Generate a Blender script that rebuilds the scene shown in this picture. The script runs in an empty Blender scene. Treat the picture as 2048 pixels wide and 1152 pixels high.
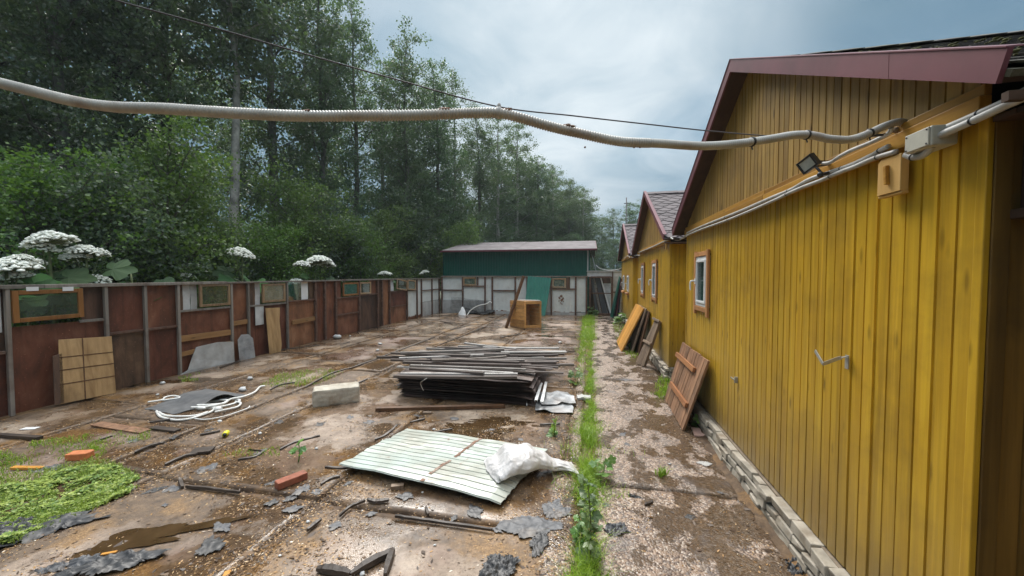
import bpy, math, random
import numpy as np
from mathutils import Vector, Matrix, noise as mnoise
R = math.radians
scene = bpy.context.scene
COL = scene.collection

# ------------------------------------------------------------------ camera
FPX, EYE = 750.0, 1.6
PSI, PIT = math.atan(154/750), math.atan(26/750)
cd = bpy.data.cameras.new('camera'); cam = bpy.data.objects.new('camera', cd); COL.objects.link(cam)
cd.sensor_width = 36.0; cd.lens = FPX/2048*36.0; cd.clip_start = 0.02; cd.clip_end = 2000
cam.location = (0, 0, EYE); cam.rotation_euler = (math.pi/2-PIT, 0, PSI)
scene.camera = cam
FW = Vector((-math.sin(PSI)*math.cos(PIT), math.cos(PSI)*math.cos(PIT), -math.sin(PIT)))
RT = Vector((math.cos(PSI), math.sin(PSI), 0)); UP = RT.cross(FW); EYEP = Vector((0, 0, EYE))
def ray(x, y): return FW + RT*((x-1024)/FPX) + UP*((576-y)/FPX)
def G(x, y, z=0.0):
    d = ray(x, y); return EYEP + d*((z-EYE)/d.z)
def PX(x, y, X):
    d = ray(x, y); return EYEP + d*(X/d.x)
def PY(x, y, Y):
    d = ray(x, y); return EYEP + d*(Y/d.y)
def PD(x, y, D): return EYEP + ray(x, y)*D

# ------------------------------------------------------------------ world, sun, exposure
SUN_EL, SUN_AZ = R(50), R(-26)          # azimuth from +Y, negative = towards the fence
w = bpy.data.worlds.new('World'); scene.world = w; w.use_nodes = True
nt = w.node_tree; nt.nodes.clear()
def nd(nt, typ, ins=None, **props):
    n = nt.nodes.new(typ)
    for k, v in props.items(): setattr(n, k, v)
    for k, v in (ins or {}).items():
        s = n.inputs[k]
        if isinstance(v, bpy.types.NodeSocket): nt.links.new(v, s)
        else: s.default_value = v
    return n
def c4(c): return (c[0], c[1], c[2], 1.0)
def ramp(nt, fac, stops, interp='LINEAR'):
    n = nd(nt, 'ShaderNodeValToRGB', {0: fac}); e = n.color_ramp.elements; n.color_ramp.interpolation = interp
    while len(e) < len(stops): e.new(0.5)
    for el, (p, c) in zip(e, stops):
        el.position = p; el.color = c4(c) if not isinstance(c, (int, float)) else (c, c, c, 1)
    return n.outputs[0]
def mix(nt, fac, a, b, blend='MIX'):
    n = nt.nodes.new('ShaderNodeMix'); n.data_type = 'RGBA'; n.blend_type = blend
    for s, v in ((n.inputs[0], fac), (n.inputs[6], a), (n.inputs[7], b)):
        if isinstance(v, bpy.types.NodeSocket): nt.links.new(v, s)
        elif isinstance(v, (int, float)): s.default_value = v
        else: s.default_value = c4(v)
    return n.outputs[2]
def mth(nt, op, a, b=0.0, c=None, clamp=False):
    n = nd(nt, 'ShaderNodeMath', {0: a, 1: b}, operation=op); n.use_clamp = clamp
    if c is not None:
        if isinstance(c, bpy.types.NodeSocket): nt.links.new(c, n.inputs[2])
        else: n.inputs[2].default_value = c
    return n.outputs[0]
def nz(nt, vec, scale, detail=4, rough=0.55, dist=0.0):
    n = nd(nt, 'ShaderNodeTexNoise', {'Scale': scale, 'Detail': detail, 'Roughness': rough, 'Distortion': dist})
    if vec is not None: nt.links.new(vec, n.inputs['Vector'])
    return n.outputs['Fac']
def vmap(nt, vec, scale=(1, 1, 1), loc=(0, 0, 0)):
    n = nd(nt, 'ShaderNodeMapping', {'Scale': scale, 'Location': loc}); nt.links.new(vec, n.inputs['Vector']); return n.outputs[0]

tc = nd(nt, 'ShaderNodeTexCoord').outputs['Generated']
sky = nd(nt, 'ShaderNodeTexSky', sky_type='NISHITA', sun_disc=False, sun_elevation=SUN_EL, sun_rotation=SUN_AZ, air_density=1.3, dust_density=1.5, ozone_density=2.0)
sep = nd(nt, 'ShaderNodeSeparateXYZ', {0: tc})
zz = mth(nt, 'ADD', mth(nt, 'MAXIMUM', sep.outputs[2], 0.0), 0.22)
px_ = mth(nt, 'DIVIDE', sep.outputs[0], zz); py_ = mth(nt, 'DIVIDE', sep.outputs[1], zz)
pl = nd(nt, 'ShaderNodeCombineXYZ', {0: px_, 1: py_, 2: 0.0}).outputs[0]
cn1 = nz(nt, vmap(nt, pl, (1, 1, 1), (3.1, 0.4, 0)), 1.15, 5, 0.5, 0.4)
cn2 = nz(nt, vmap(nt, pl, (1, 1, 1), (8.1, 5.4, 0)), 2.6, 6, 0.55, 0.7)
GLOW = Vector((-0.09, 0.85, 0.52)).normalized()
dt = nd(nt, 'ShaderNodeVectorMath', {0: tc, 1: tuple(GLOW)}, operation='DOT_PRODUCT').outputs['Value']
glow = nd(nt, 'ShaderNodeMapRange', {0: dt, 1: 0.83, 2: 0.99, 3: 0.0, 4: 1.0}, interpolation_type='SMOOTHSTEP').outputs[0]
zen = nd(nt, 'ShaderNodeMapRange', {0: sep.outputs[2], 1: 0.60, 2: 0.86, 3: 0.0, 4: 1.0}, interpolation_type='SMOOTHSTEP').outputs[0]
cmask = ramp(nt, mth(nt, 'ADD', cn1, mth(nt, 'MULTIPLY', glow, 0.16)), [(0.34, 0.93), (0.60, 1.0)])
ctex = ramp(nt, mth(nt, 'ADD', mth(nt, 'MULTIPLY', cn2, 0.55), mth(nt, 'MULTIPLY', cn1, 0.45)), [(0.34, 0.0), (0.66, 1.0)])
SKYS = 0.10
dark = mix(nt, ctex, (0.42, 0.84, 1.22), (0.94, 1.42, 1.80))
lit = mix(nt, ctex, (1.55, 2.1, 2.5), (3.2, 3.5, 3.7))
cloud = mix(nt, glow, dark, lit)
cloud = mix(nt, mth(nt, 'MULTIPLY', zen, 0.85), cloud, (12.5, 12.8, 13.0))
skyc = mix(nt, cmask, sky.outputs[0], cloud)
bg = nd(nt, 'ShaderNodeBackground', {0: skyc, 1: SKYS})
nt.links.new(bg.outputs[0], nd(nt, 'ShaderNodeOutputWorld').inputs[0])

sl = bpy.data.lights.new('sun', 'SUN'); so = bpy.data.objects.new('sun', sl); COL.objects.link(so)
sl.energy = 1.5; sl.angle = R(24); sl.color = (1.0, 0.96, 0.9)
sdir = Vector((math.sin(SUN_AZ)*math.cos(SUN_EL), math.cos(SUN_AZ)*math.cos(SUN_EL), math.sin(SUN_EL)))
so.rotation_euler = sdir.to_track_quat('Z', 'Y').to_euler(); so.location = (-10, 20, 30)
vs = scene.view_settings
scene.display_settings.display_device = 'sRGB'
vs.view_transform = 'Standard'; vs.look = 'None'; vs.exposure = 1.42; vs.gamma = 1.0; vs.use_curve_mapping = False
scene.render.engine = 'CYCLES'
cy = scene.cycles
cy.max_bounces = 6; cy.diffuse_bounces = 3; cy.glossy_bounces = 3; cy.transmission_bounces = 4; cy.transparent_max_bounces = 8
cy.caustics_reflective = False; cy.caustics_refractive = False; cy.use_denoising = True

# ------------------------------------------------------------------ object helpers
def tag(o, label=None, cat=None, group=None, kind=None):
    for k, v in (('label', label), ('category', cat), ('group', group), ('kind', kind)):
        if v: o[k] = v
    return o
def thing(name, label, cat, loc=(0, 0, 0), rz=0.0, group=None):
    o = bpy.data.objects.new(name, None); COL.objects.link(o); o.empty_display_size = 0.1
    o.location = loc; o.rotation_euler = (0, 0, rz); return tag(o, label, cat, group)
def copy_tree(o, parent=None):
    c = o.copy(); COL.objects.link(c)
    if parent: c.parent = parent
    for ch in [x for x in o.children]: copy_tree(ch, c)
    return c
def relabel(o, label, group=None):
    if label: o['label'] = label
    if group: o['group'] = group
    return o
def wloc(o):
    v = Vector((0, 0, 0))
    while o is not None: v = v + Vector(o.location); o = o.parent
    return v

class MB:
    """collects shapes into one mesh; r = a random number per face for the materials"""
    def __init__(s): s.v = []; s.f = []; s.m = []; s.sm = []; s.r = []; s.mi = 0; s.rn = 0.5
    def add(s, vs, fs, smooth=False):
        b = len(s.v); s.v += [tuple(v) for v in vs]
        for f in fs:
            s.f.append(tuple(b+i for i in f)); s.m.append(s.mi); s.sm.append(smooth); s.r.append(s.rn)
    def hexa(s, p):                                    # 8 points: bottom ring 0-3, top ring 4-7
        s.add(p, [(3, 2, 1, 0), (4, 5, 6, 7), (0, 1, 5, 4), (1, 2, 6, 5), (2, 3, 7, 6), (3, 0, 4, 7)])
    def box(s, c, d, rot=None):
        x, y, z = d[0]/2, d[1]/2, d[2]/2
        p = [Vector(q) for q in ((-x, -y, -z), (x, -y, -z), (x, y, -z), (-x, y, -z), (-x, -y, z), (x, -y, z), (x, y, z), (-x, y, z))]
        if rot is not None:
            if not isinstance(rot, Matrix): rot = Matrix.Rotation(rot, 3, 'Z')
            p = [rot @ q for q in p]
        c = Vector(c); s.hexa([q+c for q in p])
    def box2(s, a, b):
        s.box([(a[i]+b[i])/2 for i in range(3)], [abs(b[i]-a[i]) for i in range(3)])
    def bar(s, a, b, w, h, up=Vector((0, 0, 1))):      # square bar from a to b
        a = Vector(a); b = Vector(b); d = (b-a).normalized(); sd = d.cross(up)
        if sd.length < 1e-4: sd = d.cross(Vector((1, 0, 0)))
        sd.normalize(); u = sd.cross(d).normalized()
        q = [sd*(-w/2)+u*(-h/2), sd*(w/2)+u*(-h/2), sd*(w/2)+u*(h/2), sd*(-w/2)+u*(h/2)]
        s.hexa([a+q[0], a+q[1], b+q[1], b+q[0], a+q[3], a+q[2], b+q[2], b+q[3]])
    def slab(s, quad, th):                             # quad given counter-clockwise seen from outside, thickened inwards
        q = [Vector(x) for x in quad]; n = (q[1]-q[0]).cross(q[3]-q[0]).normalized()
        s.hexa([x-n*th for x in q]+q)
    def poly(s, pts, nrm, th):                         # flat outline with thickness
        p = [Vector(x) for x in pts]; n = Vector(nrm).normalized(); k = len(p)
        s.add(p+[x-n*th for x in p], [tuple(range(k)), tuple(range(2*k-1, k-1, -1))]+[(i, i+k, (i+1) % k+k, (i+1) % k) for i in range(k)])
    def tube(s, path, rad, n=8, cap=True, smooth=True):
        P = [Vector(p) for p in path]; k = len(P); rr = rad if hasattr(rad, '__len__') else [rad]*k
        vs = []; u = None
        for i in range(k):
            t = (P[min(i+1, k-1)]-P[max(i-1, 0)])
            t = t.normalized() if t.length > 1e-9 else Vector((0, 0, 1))
            if u is None:
                u = t.cross(Vector((0, 0, 1)));
                if u.length < 1e-3: u = t.cross(Vector((1, 0, 0)))
            else: u = u - t*u.dot(t)
            u.normalize(); v = t.cross(u)
            for j in range(n):
                a = 2*math.pi*j/n; vs.append(P[i]+(u*math.cos(a)+v*math.sin(a))*rr[i])
        fs = [(i*n+j, i*n+(j+1) % n, (i+1)*n+(j+1) % n, (i+1)*n+j) for i in range(k-1) for j in range(n)]
        if cap: fs += [tuple(range(n-1, -1, -1)), tuple((k-1)*n+j for j in range(n))]
        s.add(vs, fs, smooth)
    def grid(s, fn, nu, nv, smooth=True, th=0.0):
        vs = [Vector(fn(i/nu, j/nv)) for j in range(nv+1) for i in range(nu+1)]
        ix = lambda i, j: j*(nu+1)+i
        fs = [(ix(i, j), ix(i+1, j), ix(i+1, j+1), ix(i, j+1)) for j in range(nv) for i in range(nu)]
        s.add(vs, fs, smooth)
        if th:
            dn = Vector((0, 0, -th)) if not isinstance(th, Vector) else th
            b = [v+dn for v in vs]
            s.add(b, [tuple(reversed(f)) for f in fs], smooth)
            ring = [(i, 0) for i in range(nu)]+[(nu, j) for j in range(nv)]+[(i, nv) for i in range(nu, 0, -1)]+[(0, j) for j in range(nv, 0, -1)]
            rv = [vs[ix(*q)] for q in ring]; k = len(rv)
            s.add(rv+[v+dn for v in rv], [(i, i+k, (i+1) % k+k, (i+1) % k) for i in range(k)])
    def ball(s, c, r, n=8, m=5, jit=0.0, rng=None):
        c = Vector(c); r = Vector(r) if hasattr(r, '__len__') else Vector((r, r, r)); vs = [c+Vector((0, 0, r.z))]
        for i in range(1, m):
            t = math.pi*i/m
            for j in range(n):
                a = 2*math.pi*j/n; k = 1+(rng.uniform(-jit, jit) if rng else 0)
                vs.append(c+Vector((r.x*math.sin(t)*math.cos(a), r.y*math.sin(t)*math.sin(a), r.z*math.cos(t)))*1.0 if not jit else c+Vector((r.x*math.sin(t)*math.cos(a), r.y*math.sin(t)*math.sin(a), r.z*math.cos(t)))*k)
        vs.append(c-Vector((0, 0, r.z))); L = len(vs)-1
        fs = [(0, 1+j, 1+(j+1) % n) for j in range(n)]
        for i in range(m-2): fs += [(1+i*n+j, 1+(i+1)*n+j, 1+(i+1)*n+(j+1) % n, 1+i*n+(j+1) % n) for j in range(n)]
        fs += [(L, 1+(m-2)*n+(j+1) % n, 1+(m-2)*n+j) for j in range(n)]
        s.add(vs, fs, True)
    def build(s, name, mats, parent=None, local=False, origin=None, bevel=0.0):
        me = bpy.data.meshes.new(name)
        off = Vector((0, 0, 0)); V = s.v
        if parent is not None and not local: off = wloc(parent)
        elif parent is None and origin is None and not local:
            a = np.array(V); off = Vector(((a[:, 0].min()+a[:, 0].max())/2, (a[:, 1].min()+a[:, 1].max())/2, a[:, 2].min()))
        elif origin is not None: off = Vector(origin)
        if off.length: V = [(v[0]-off.x, v[1]-off.y, v[2]-off.z) for v in V]
        me.from_pydata(V, [], s.f)
        me.polygons.foreach_set('material_index', s.m); me.polygons.foreach_set('use_smooth', s.sm)
        at = me.attributes.new('rnd', 'FLOAT', 'FACE'); at.data.foreach_set('value', s.r)
        for m in (mats if isinstance(mats, (list, tuple)) else [mats]): me.materials.append(m)
        o = bpy.data.objects.new(name, me); COL.objects.link(o)
        if parent is not None: o.parent = parent
        elif not local: o.location = off
        if bevel:
            b = o.modifiers.new('bevel', 'BEVEL'); b.width = bevel; b.segments = 2; b.limit_method = 'ANGLE'; b.angle_limit = R(40)
        me.update(); return o
def np_mesh(name, V, Fq, rnd, mat, parent=None, smooth=False):
    """fast mesh of equal polygons from numpy arrays"""
    me = bpy.data.meshes.new(name); n, k = Fq.shape
    me.vertices.add(len(V)); me.vertices.foreach_set('co', np.ascontiguousarray(V, dtype=np.float32).ravel())
    me.loops.add(n*k); me.loops.foreach_set('vertex_index', Fq.astype(np.int32).ravel())
    me.polygons.add(n); me.polygons.foreach_set('loop_start', np.arange(0, n*k, k, dtype=np.int32))
    me.polygons.foreach_set('use_smooth', np.full(n, smooth))
    at = me.attributes.new('rnd', 'FLOAT', 'FACE'); at.data.foreach_set('value', rnd.astype(np.float32))
    me.materials.append(mat); me.update(calc_edges=True)
    o = bpy.data.objects.new(name, me); COL.objects.link(o)
    if parent is not None: o.parent = parent
    return o
def fbm(x, y, z=0.0, o=4): return mnoise.fractal(Vector((x, y, z)), 1.0, 2.0, o)
def smooth_path(pts, per=8):
    P = [Vector(p) for p in pts]; out = []
    for i in range(len(P)-1):
        a, b, c, d = P[max(i-1, 0)], P[i], P[i+1], P[min(i+2, len(P)-1)]
        for k in range(per):
            t = k/per
            out.append(0.5*((2*b)+(c-a)*t+(2*a-5*b+4*c-d)*t*t+(3*b-a-3*c+d)*t**3))
    out.append(P[-1]); return out
# ------------------------------------------------------------------ materials
def mk(name):
    m = bpy.data.materials.new(name); m.use_nodes = True; t = m.node_tree
    b = t.nodes['Principled BSDF']; return m, t, b
def lk(t, a, b): t.links.new(a, b)
def obj_c(t): return nd(t, 'ShaderNodeTexCoord').outputs['Object']
def rndf(t): return nd(t, 'ShaderNodeAttribute', attribute_name='rnd').outputs['Fac']
def bump(t, b, h, strength=0.4, dist=0.01):
    n = nd(t, 'ShaderNodeBump', {'Height': h, 'Strength': strength, 'Distance': dist}); lk(t, n.outputs[0], b.inputs['Normal'])
def setv(t, b, col=None, rough=None, metal=None, spec=None):
    for k, v in (('Base Color', col), ('Roughness', rough), ('Metallic', metal), ('Specular IOR Level', spec)):
        if v is None: continue
        if isinstance(v, bpy.types.NodeSocket): lk(t, v, b.inputs[k])
        else: b.inputs[k].default_value = c4(v) if k == 'Base Color' else v
def plain(name, col, rough=0.5, metal=0.0, var=0.25, scale=9.0, bmp=0.15, dirt=None, dirt_amt=0.4):
    m, t, b = mk(name); o = obj_c(t)
    n = nz(t, o, scale, 5); hi = tuple(min(1, c*(1+var)) for c in col); lo = tuple(c*(1-var) for c in col)
    c = ramp(t, n, [(0.3, lo), (0.7, hi)])
    if dirt:
        d = ramp(t, nz(t, o, scale*0.45, 7, 0.65), [(0.48, 0.0), (0.68, dirt_amt)])
        c = mix(t, d, c, dirt)
    setv(t, b, c, rough, metal)
    if bmp: bump(t, b, nz(t, o, scale*6, 4), bmp, 0.004)
    return m
def wood(name, a, bcol, axis=2, freq=14.0, rough=0.6, dirt=(0.05, 0.035, 0.02), dirt_amt=0.35, vary=0.5, low_dirt=None, knots=True, bmp=0.25, streak=0.0):
    """grain runs along the given axis; each board differs through its rnd value"""
    m, t, b = mk(name); o = obj_c(t); r = rndf(t)
    sc = [freq*3.2]*3; sc[axis] = freq*0.16
    sh = nd(t, 'ShaderNodeCombineXYZ', {0: mth(t, 'MULTIPLY', r, 7.0), 1: mth(t, 'MULTIPLY', r, 13.0), 2: mth(t, 'MULTIPLY', r, 29.0)}).outputs[0]
    ov = nd(t, 'ShaderNodeVectorMath', {0: o, 1: sh}, operation='ADD').outputs[0]
    g = nz(t, vmap(t, ov, sc), 1.0, 5, 0.6, 0.6)
    sc2 = [9]*3; sc2[axis] = 0.9
    g2 = nz(t, vmap(t, ov, sc2), 1.0, 3, 0.5, 0.4)
    c = ramp(t, mth(t, 'ADD', mth(t, 'MULTIPLY', g, 0.6), mth(t, 'MULTIPLY', g2, 0.4)), [(0.32, bcol), (0.62, a)])
    v = nd(t, 'ShaderNodeHueSaturation', {'Saturation': 1.0, 'Value': mth(t, 'ADD', mth(t, 'MULTIPLY', r, vary), 1-vary*0.5), 'Color': c}).outputs[0]
    if knots:
        sk = [11]*3; sk[axis] = 3.2
        vo = nd(t, 'ShaderNodeTexVoronoi', {'Vector': vmap(t, ov, sk), 'Scale': 1.0, 'Randomness': 1.0}).outputs['Distance']
        v = mix(t, ramp(t, vo, [(0.05, 0.75), (0.16, 0.0)]), v, tuple(x*0.25 for x in bcol))
    if streak:                                         # rain runs and sun-bleached bands down the boards
        ss = [16]*3; ss[axis] = 0.45
        k1 = nz(t, vmap(t, ov, ss), 1.0, 5, 0.65); v = mix(t, ramp(t, k1, [(0.50, 0.0), (0.68, streak)]), v, tuple(x*0.42 for x in bcol))
        ss2 = [26]*3; ss2[axis] = 0.7
        k2 = nz(t, vmap(t, ov, ss2, (3, 5, 9)), 1.0, 5, 0.6); v = mix(t, ramp(t, k2, [(0.55, 0.0), (0.70, streak)]), v, tuple(min(1, x*1.35+0.02) for x in a))
    bn = nz(t, vmap(t, o, (1.3, 1.3, 0.8)), 1.0, 4, 0.5); v = mix(t, ramp(t, bn, [(0.35, 0.30 if streak else 0.0), (0.5, 0.0)]), v, tuple(x*0.8 for x in bcol)); v = mix(t, ramp(t, bn, [(0.52, 0.0), (0.68, 0.35 if streak else 0.0)]), v, tuple(min(1, x*1.15) for x in a))
    dn = nz(t, o, 2.3, 7, 0.62)
    v = mix(t, ramp(t, dn, [(0.5, 0.0), (0.72, dirt_amt)]), v, dirt)
    if low_dirt is not None:                           # splash dirt and bleached varnish along the foot of the boards
        z0, h, dc = low_dirt
        zc = nd(t, 'ShaderNodeSeparateXYZ', {0: o}).outputs[2]
        k = mth(t, 'SUBTRACT', 1.0, mth(t, 'DIVIDE', mth(t, 'SUBTRACT', zc, z0), h), clamp=True)
        k = mth(t, 'MULTIPLY', mth(t, 'POWER', k, 1.6), mth(t, 'ADD', nz(t, vmap(t, ov, (12, 12, 1.6)), 1.0, 4), 0.25), clamp=True)
        v = mix(t, k, v, dc)
    setv(t, b, v, rough, 0, 0.35)
    bump(t, b, g, bmp, 0.004)
    return m

M = {}
M['yellow'] = wood('varnished_yellow_boards', (0.55, 0.34, 0.026), (0.40, 0.215, 0.014), 2, 12, 0.34, (0.17, 0.10, 0.02), 0.5, 0.24, (0.2, 0.8, (0.20, 0.14, 0.06)), streak=0.5)
M['gable'] = wood('weathered_gable_boards', (0.38, 0.24, 0.06), (0.23, 0.125, 0.025), 2, 12, 0.55, (0.09, 0.055, 0.025), 0.5, 0.45, streak=0.6)
M['belt'] = wood('belt_board_wood', (0.44, 0.235, 0.035), (0.26, 0.115, 0.012), 1, 9, 0.5, (0.12, 0.07, 0.03), 0.3)
M['endwall'] = wood('shade_darkened_boards', (0.20, 0.115, 0.025), (0.09, 0.05, 0.012), 2, 10, 0.6, (0.03, 0.022, 0.012), 0.6)  # yellow boards again, with the shade of the house gap put into the colour
M['trim'] = wood('orange_window_trim', (0.48, 0.24, 0.10), (0.34, 0.15, 0.055), 2, 10, 0.55, (0.16, 0.08, 0.04), 0.3)
M['plaque'] = wood('plaque_wood', (0.62, 0.39, 0.14), (0.5, 0.29, 0.085), 2, 7, 0.5, knots=False, dirt_amt=0.15)
M['darkwood'] = wood('dark_brown_wood', (0.14, 0.07, 0.035), (0.055, 0.028, 0.015), 1, 10, 0.55, knots=False)
M['hatch'] = wood('weathered_hatch_planks', (0.30, 0.165, 0.095), (0.13, 0.068, 0.04), 2, 9, 0.55, (0.10, 0.075, 0.055), 0.6, 1.0, streak=0.6)
M['batten'] = wood('orange_batten_wood', (0.42, 0.19, 0.08), (0.24, 0.095, 0.04), 1, 8, 0.45, (0.12, 0.05, 0.03), 0.35)
M['greywood'] = wood('grey_weathered_wood', (0.27, 0.20, 0.145), (0.13, 0.09, 0.062), 2, 11, 0.6, (0.06, 0.045, 0.035), 0.5)
M['panelwood'] = wood('honey_panel_wood', (0.64, 0.32, 0.07), (0.43, 0.19, 0.03), 2, 7, 0.45, (0.2, 0.1, 0.035), 0.3, 0.35)
M['crate'] = wood('crate_wood', (0.60, 0.33, 0.12), (0.38, 0.18, 0.055), 0, 8, 0.5, (0.12, 0.055, 0.02), 0.4, 0.5)
M['crate_in'] = wood('crate_lining_wood', (0.55, 0.34, 0.20), (0.36, 0.2, 0.11), 0, 8, 0.6, (0.10, 0.05, 0.025), 0.5, 0.4)
M['ply'] = wood('chipboard', (0.47, 0.30, 0.14), (0.25, 0.145, 0.06), 2, 5, 0.6, (0.13, 0.075, 0.035), 0.6, 0.25, knots=False)
M['plank'] = wood('bare_plank_wood', (0.42, 0.235, 0.10), (0.27, 0.135, 0.05), 1, 7, 0.55, (0.12, 0.07, 0.035), 0.4)
M['frameold'] = wood('old_window_wood', (0.36, 0.24, 0.13), (0.17, 0.10, 0.05), 2, 9, 0.6, (0.5, 0.47, 0.4), 0.55, knots=False)
M['frameorange'] = wood('orange_window_wood', (0.36, 0.165, 0.05), (0.21, 0.085, 0.022), 2, 9, 0.5, (0.10, 0.05, 0.025), 0.4, knots=False)
M['postgrey'] = wood('grey_post_paint', (0.26, 0.235, 0.205), (0.14, 0.115, 0.095), 2, 9, 0.65, (0.085, 0.035, 0.02), 0.6, knots=False)
M['postrust'] = plain('rusty_post', (0.11, 0.055, 0.036), 0.7, 0, 0.4, 14, 0.3, (0.2, 0.17, 0.14), 0.4)

def rust_sheet(name, base, hi, lo, ribs=0.0):
    m, t, b = mk(name); o = obj_c(t); r = rndf(t)
    n = nz(t, vmap(t, o, (1.6, 1.6, 0.7)), 2.6, 8, 0.62, 0.4)
    c = ramp(t, n, [(0.28, lo), (0.5, base), (0.74, hi)])
    st = nz(t, vmap(t, o, (22, 22, 0.9)), 1.0, 4)
    c = mix(t, ramp(t, st, [(0.52, 0.0), (0.68, 0.4)]), c, lo)
    sp = nz(t, o, 60, 3)
    c = mix(t, ramp(t, sp, [(0.66, 0.0), (0.74, 0.55)]), c, tuple(min(1, x*2.4) for x in hi))
    c = nd(t, 'ShaderNodeHueSaturation', {'Hue': mth(t, 'ADD', mth(t, 'MULTIPLY', r, 0.022), 0.492), 'Value': mth(t, 'ADD', mth(t, 'MULTIPLY', r, 0.8), 0.62), 'Color': c}).outputs[0]
    setv(t, b, c, 0.5, 0, 0.4); bump(t, b, nz(t, o, 7, 6), 0.25, 0.012)
    return m
M['rust'] = rust_sheet('rust_brown_sheet', (0.175, 0.064, 0.036), (0.28, 0.13, 0.08), (0.065, 0.029, 0.019))
M['rustdark'] = rust_sheet('dark_rusty_sheet', (0.098, 0.053, 0.035), (0.19, 0.11, 0.072), (0.03, 0.021, 0.017))
M['asb'] = plain('grey_cement_sheet', (0.42, 0.42, 0.41), 0.7, 0, 0.2, 5, 0.2, (0.20, 0.17, 0.14), 0.6)
M['asbpale'] = plain('pale_grey_sheet', (0.52, 0.53, 0.53), 0.5, 0, 0.18, 6, 0.15, (0.28, 0.24, 0.2), 0.5)
M['zinc'] = plain('crumpled_zinc', (0.34, 0.35, 0.36), 0.5, 0.3, 0.35, 7, 0.3, (0.16, 0.125, 0.10), 0.7)
M['roofside'] = plain('dark_metal_flashing', (0.05, 0.045, 0.045), 0.5)

def paint_sheet(name, col, dirt=(0.26, 0.2, 0.13), rust=(0.15, 0.055, 0.025), amt=0.45, rough=0.35, zr=None, thr=0.46):
    m, t, b = mk(name); o = obj_c(t)
    c = ramp(t, nz(t, o, 3.5, 5), [(0.3, tuple(x*0.88 for x in col)), (0.7, col)])
    c = mix(t, ramp(t, nz(t, o, 2.2, 8, 0.65), [(thr, 0.0), (thr+0.26, amt)]), c, dirt)
    c = mix(t, ramp(t, nz(t, o, 9, 8, 0.7), [(0.645, 0.0), (0.69, 0.85)]), c, rust)
    if zr:                                             # paint eaten away along the foot of the sheet
        zc = nd(t, 'ShaderNodeSeparateXYZ', {0: o}).outputs[2]
        k = mth(t, 'ADD', mth(t, 'DIVIDE', mth(t, 'SUBTRACT', zr, zc), 0.03), mth(t, 'MULTIPLY', mth(t, 'SUBTRACT', nz(t, o, 5, 6), 0.5), 9.0), clamp=True)
        c = mix(t, k, c, rust)
    setv(t, b, c, rough, 0, 0.5); bump(t, b, nz(t, o, 3, 3), 0.2, 0.02)
    return m
M['whitesheet'] = paint_sheet('white_painted_sheet', (0.70, 0.735, 0.72), amt=0.3, zr=0.12)
M['wetsheet'] = paint_sheet('pale_wet_sheet', (0.44, 0.50, 0.46), (0.27, 0.25, 0.20), amt=0.75, rough=0.32, thr=0.38)
M['greensheet'] = paint_sheet('green_painted_sheet', (0.003, 0.088, 0.064), (0.006, 0.06, 0.045), amt=0.5, rough=0.4, rust=(0.005, 0.075, 0.055))
M['greenlean'] = paint_sheet('faded_green_sheet', (0.035, 0.19, 0.145), (0.03, 0.12, 0.10), amt=0.5, rough=0.4, rust=(0.03, 0.16, 0.125))
M['darksheet'] = paint_sheet('dark_grey_sheet', (0.10, 0.11, 0.125), (0.05, 0.05, 0.055), amt=0.6, rough=0.35)
M['rustline'] = plain('rust_line', (0.17, 0.08, 0.045), 0.7, 0, 0.4, 30, 0.3, (0.45, 0.42, 0.36), 0.5)
M['maroon'] = plain('maroon_fascia_paint', (0.135, 0.036, 0.05), 0.5, 0, 0.2, 4, 0.06, (0.17, 0.075, 0.075), 0.35)
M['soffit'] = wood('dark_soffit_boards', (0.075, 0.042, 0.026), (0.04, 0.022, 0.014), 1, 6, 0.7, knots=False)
M['pvc'] = plain('white_pvc', (0.78, 0.79, 0.79), 0.3, 0, 0.04, 3, 0.0)
M['conduit'] = plain('grey_conduit_plastic', (0.44, 0.44, 0.42), 0.45, 0, 0.15, 16, 0.1, (0.28, 0.23, 0.18), 0.6)
M['hose'] = plain('corrugated_hose_plastic', (0.40, 0.40, 0.375), 0.55, 0, 0.15, 12, 0.15, (0.22, 0.16, 0.115), 0.65)
M['hosewhite'] = plain('white_hose_plastic', (0.72, 0.72, 0.69), 0.35, 0, 0.08, 6, 0.0, (0.45, 0.42, 0.38), 0.4)
M['boxgrey'] = plain('beige_box_plastic', (0.47, 0.46, 0.39), 0.5, 0, 0.12, 12, 0.1, (0.24, 0.22, 0.17), 0.5)
M['black'] = plain('black_plastic', (0.018, 0.018, 0.019), 0.45, 0, 0.2, 9, 0.0)
M['wire'] = plain('dark_steel_wire', (0.05, 0.045, 0.05), 0.5, 0.3, 0.2, 20, 0.0)
M['lens'] = plain('floodlight_lens', (0.40, 0.42, 0.38), 0.2, 0, 0.1, 60, 0.1)
M['steel'] = plain('galvanised_steel', (0.40, 0.40, 0.39), 0.4, 0.4, 0.2, 20, 0.1, (0.2, 0.15, 0.1), 0.4)
M['brickwhite'] = plain('whitewashed_brick', (0.34, 0.305, 0.25), 0.75, 0, 0.3, 11, 0.5, (0.17, 0.125, 0.08), 0.85)
M['mortar'] = plain('mortar', (0.21, 0.165, 0.12), 0.85, 0, 0.3, 14, 0.5, (0.07, 0.05, 0.03), 0.6)
M['brickred'] = plain('red_brick', (0.27, 0.085, 0.045), 0.75, 0, 0.3, 22, 0.5, (0.11, 0.06, 0.04), 0.6)
M['brickorange'] = plain('orange_brick', (0.50, 0.16, 0.055), 0.7, 0, 0.2, 22, 0.3)
M['block'] = plain('aerated_concrete', (0.42, 0.385, 0.32), 0.85, 0, 0.25, 9, 0.8, (0.20, 0.14, 0.085), 0.85)
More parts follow.
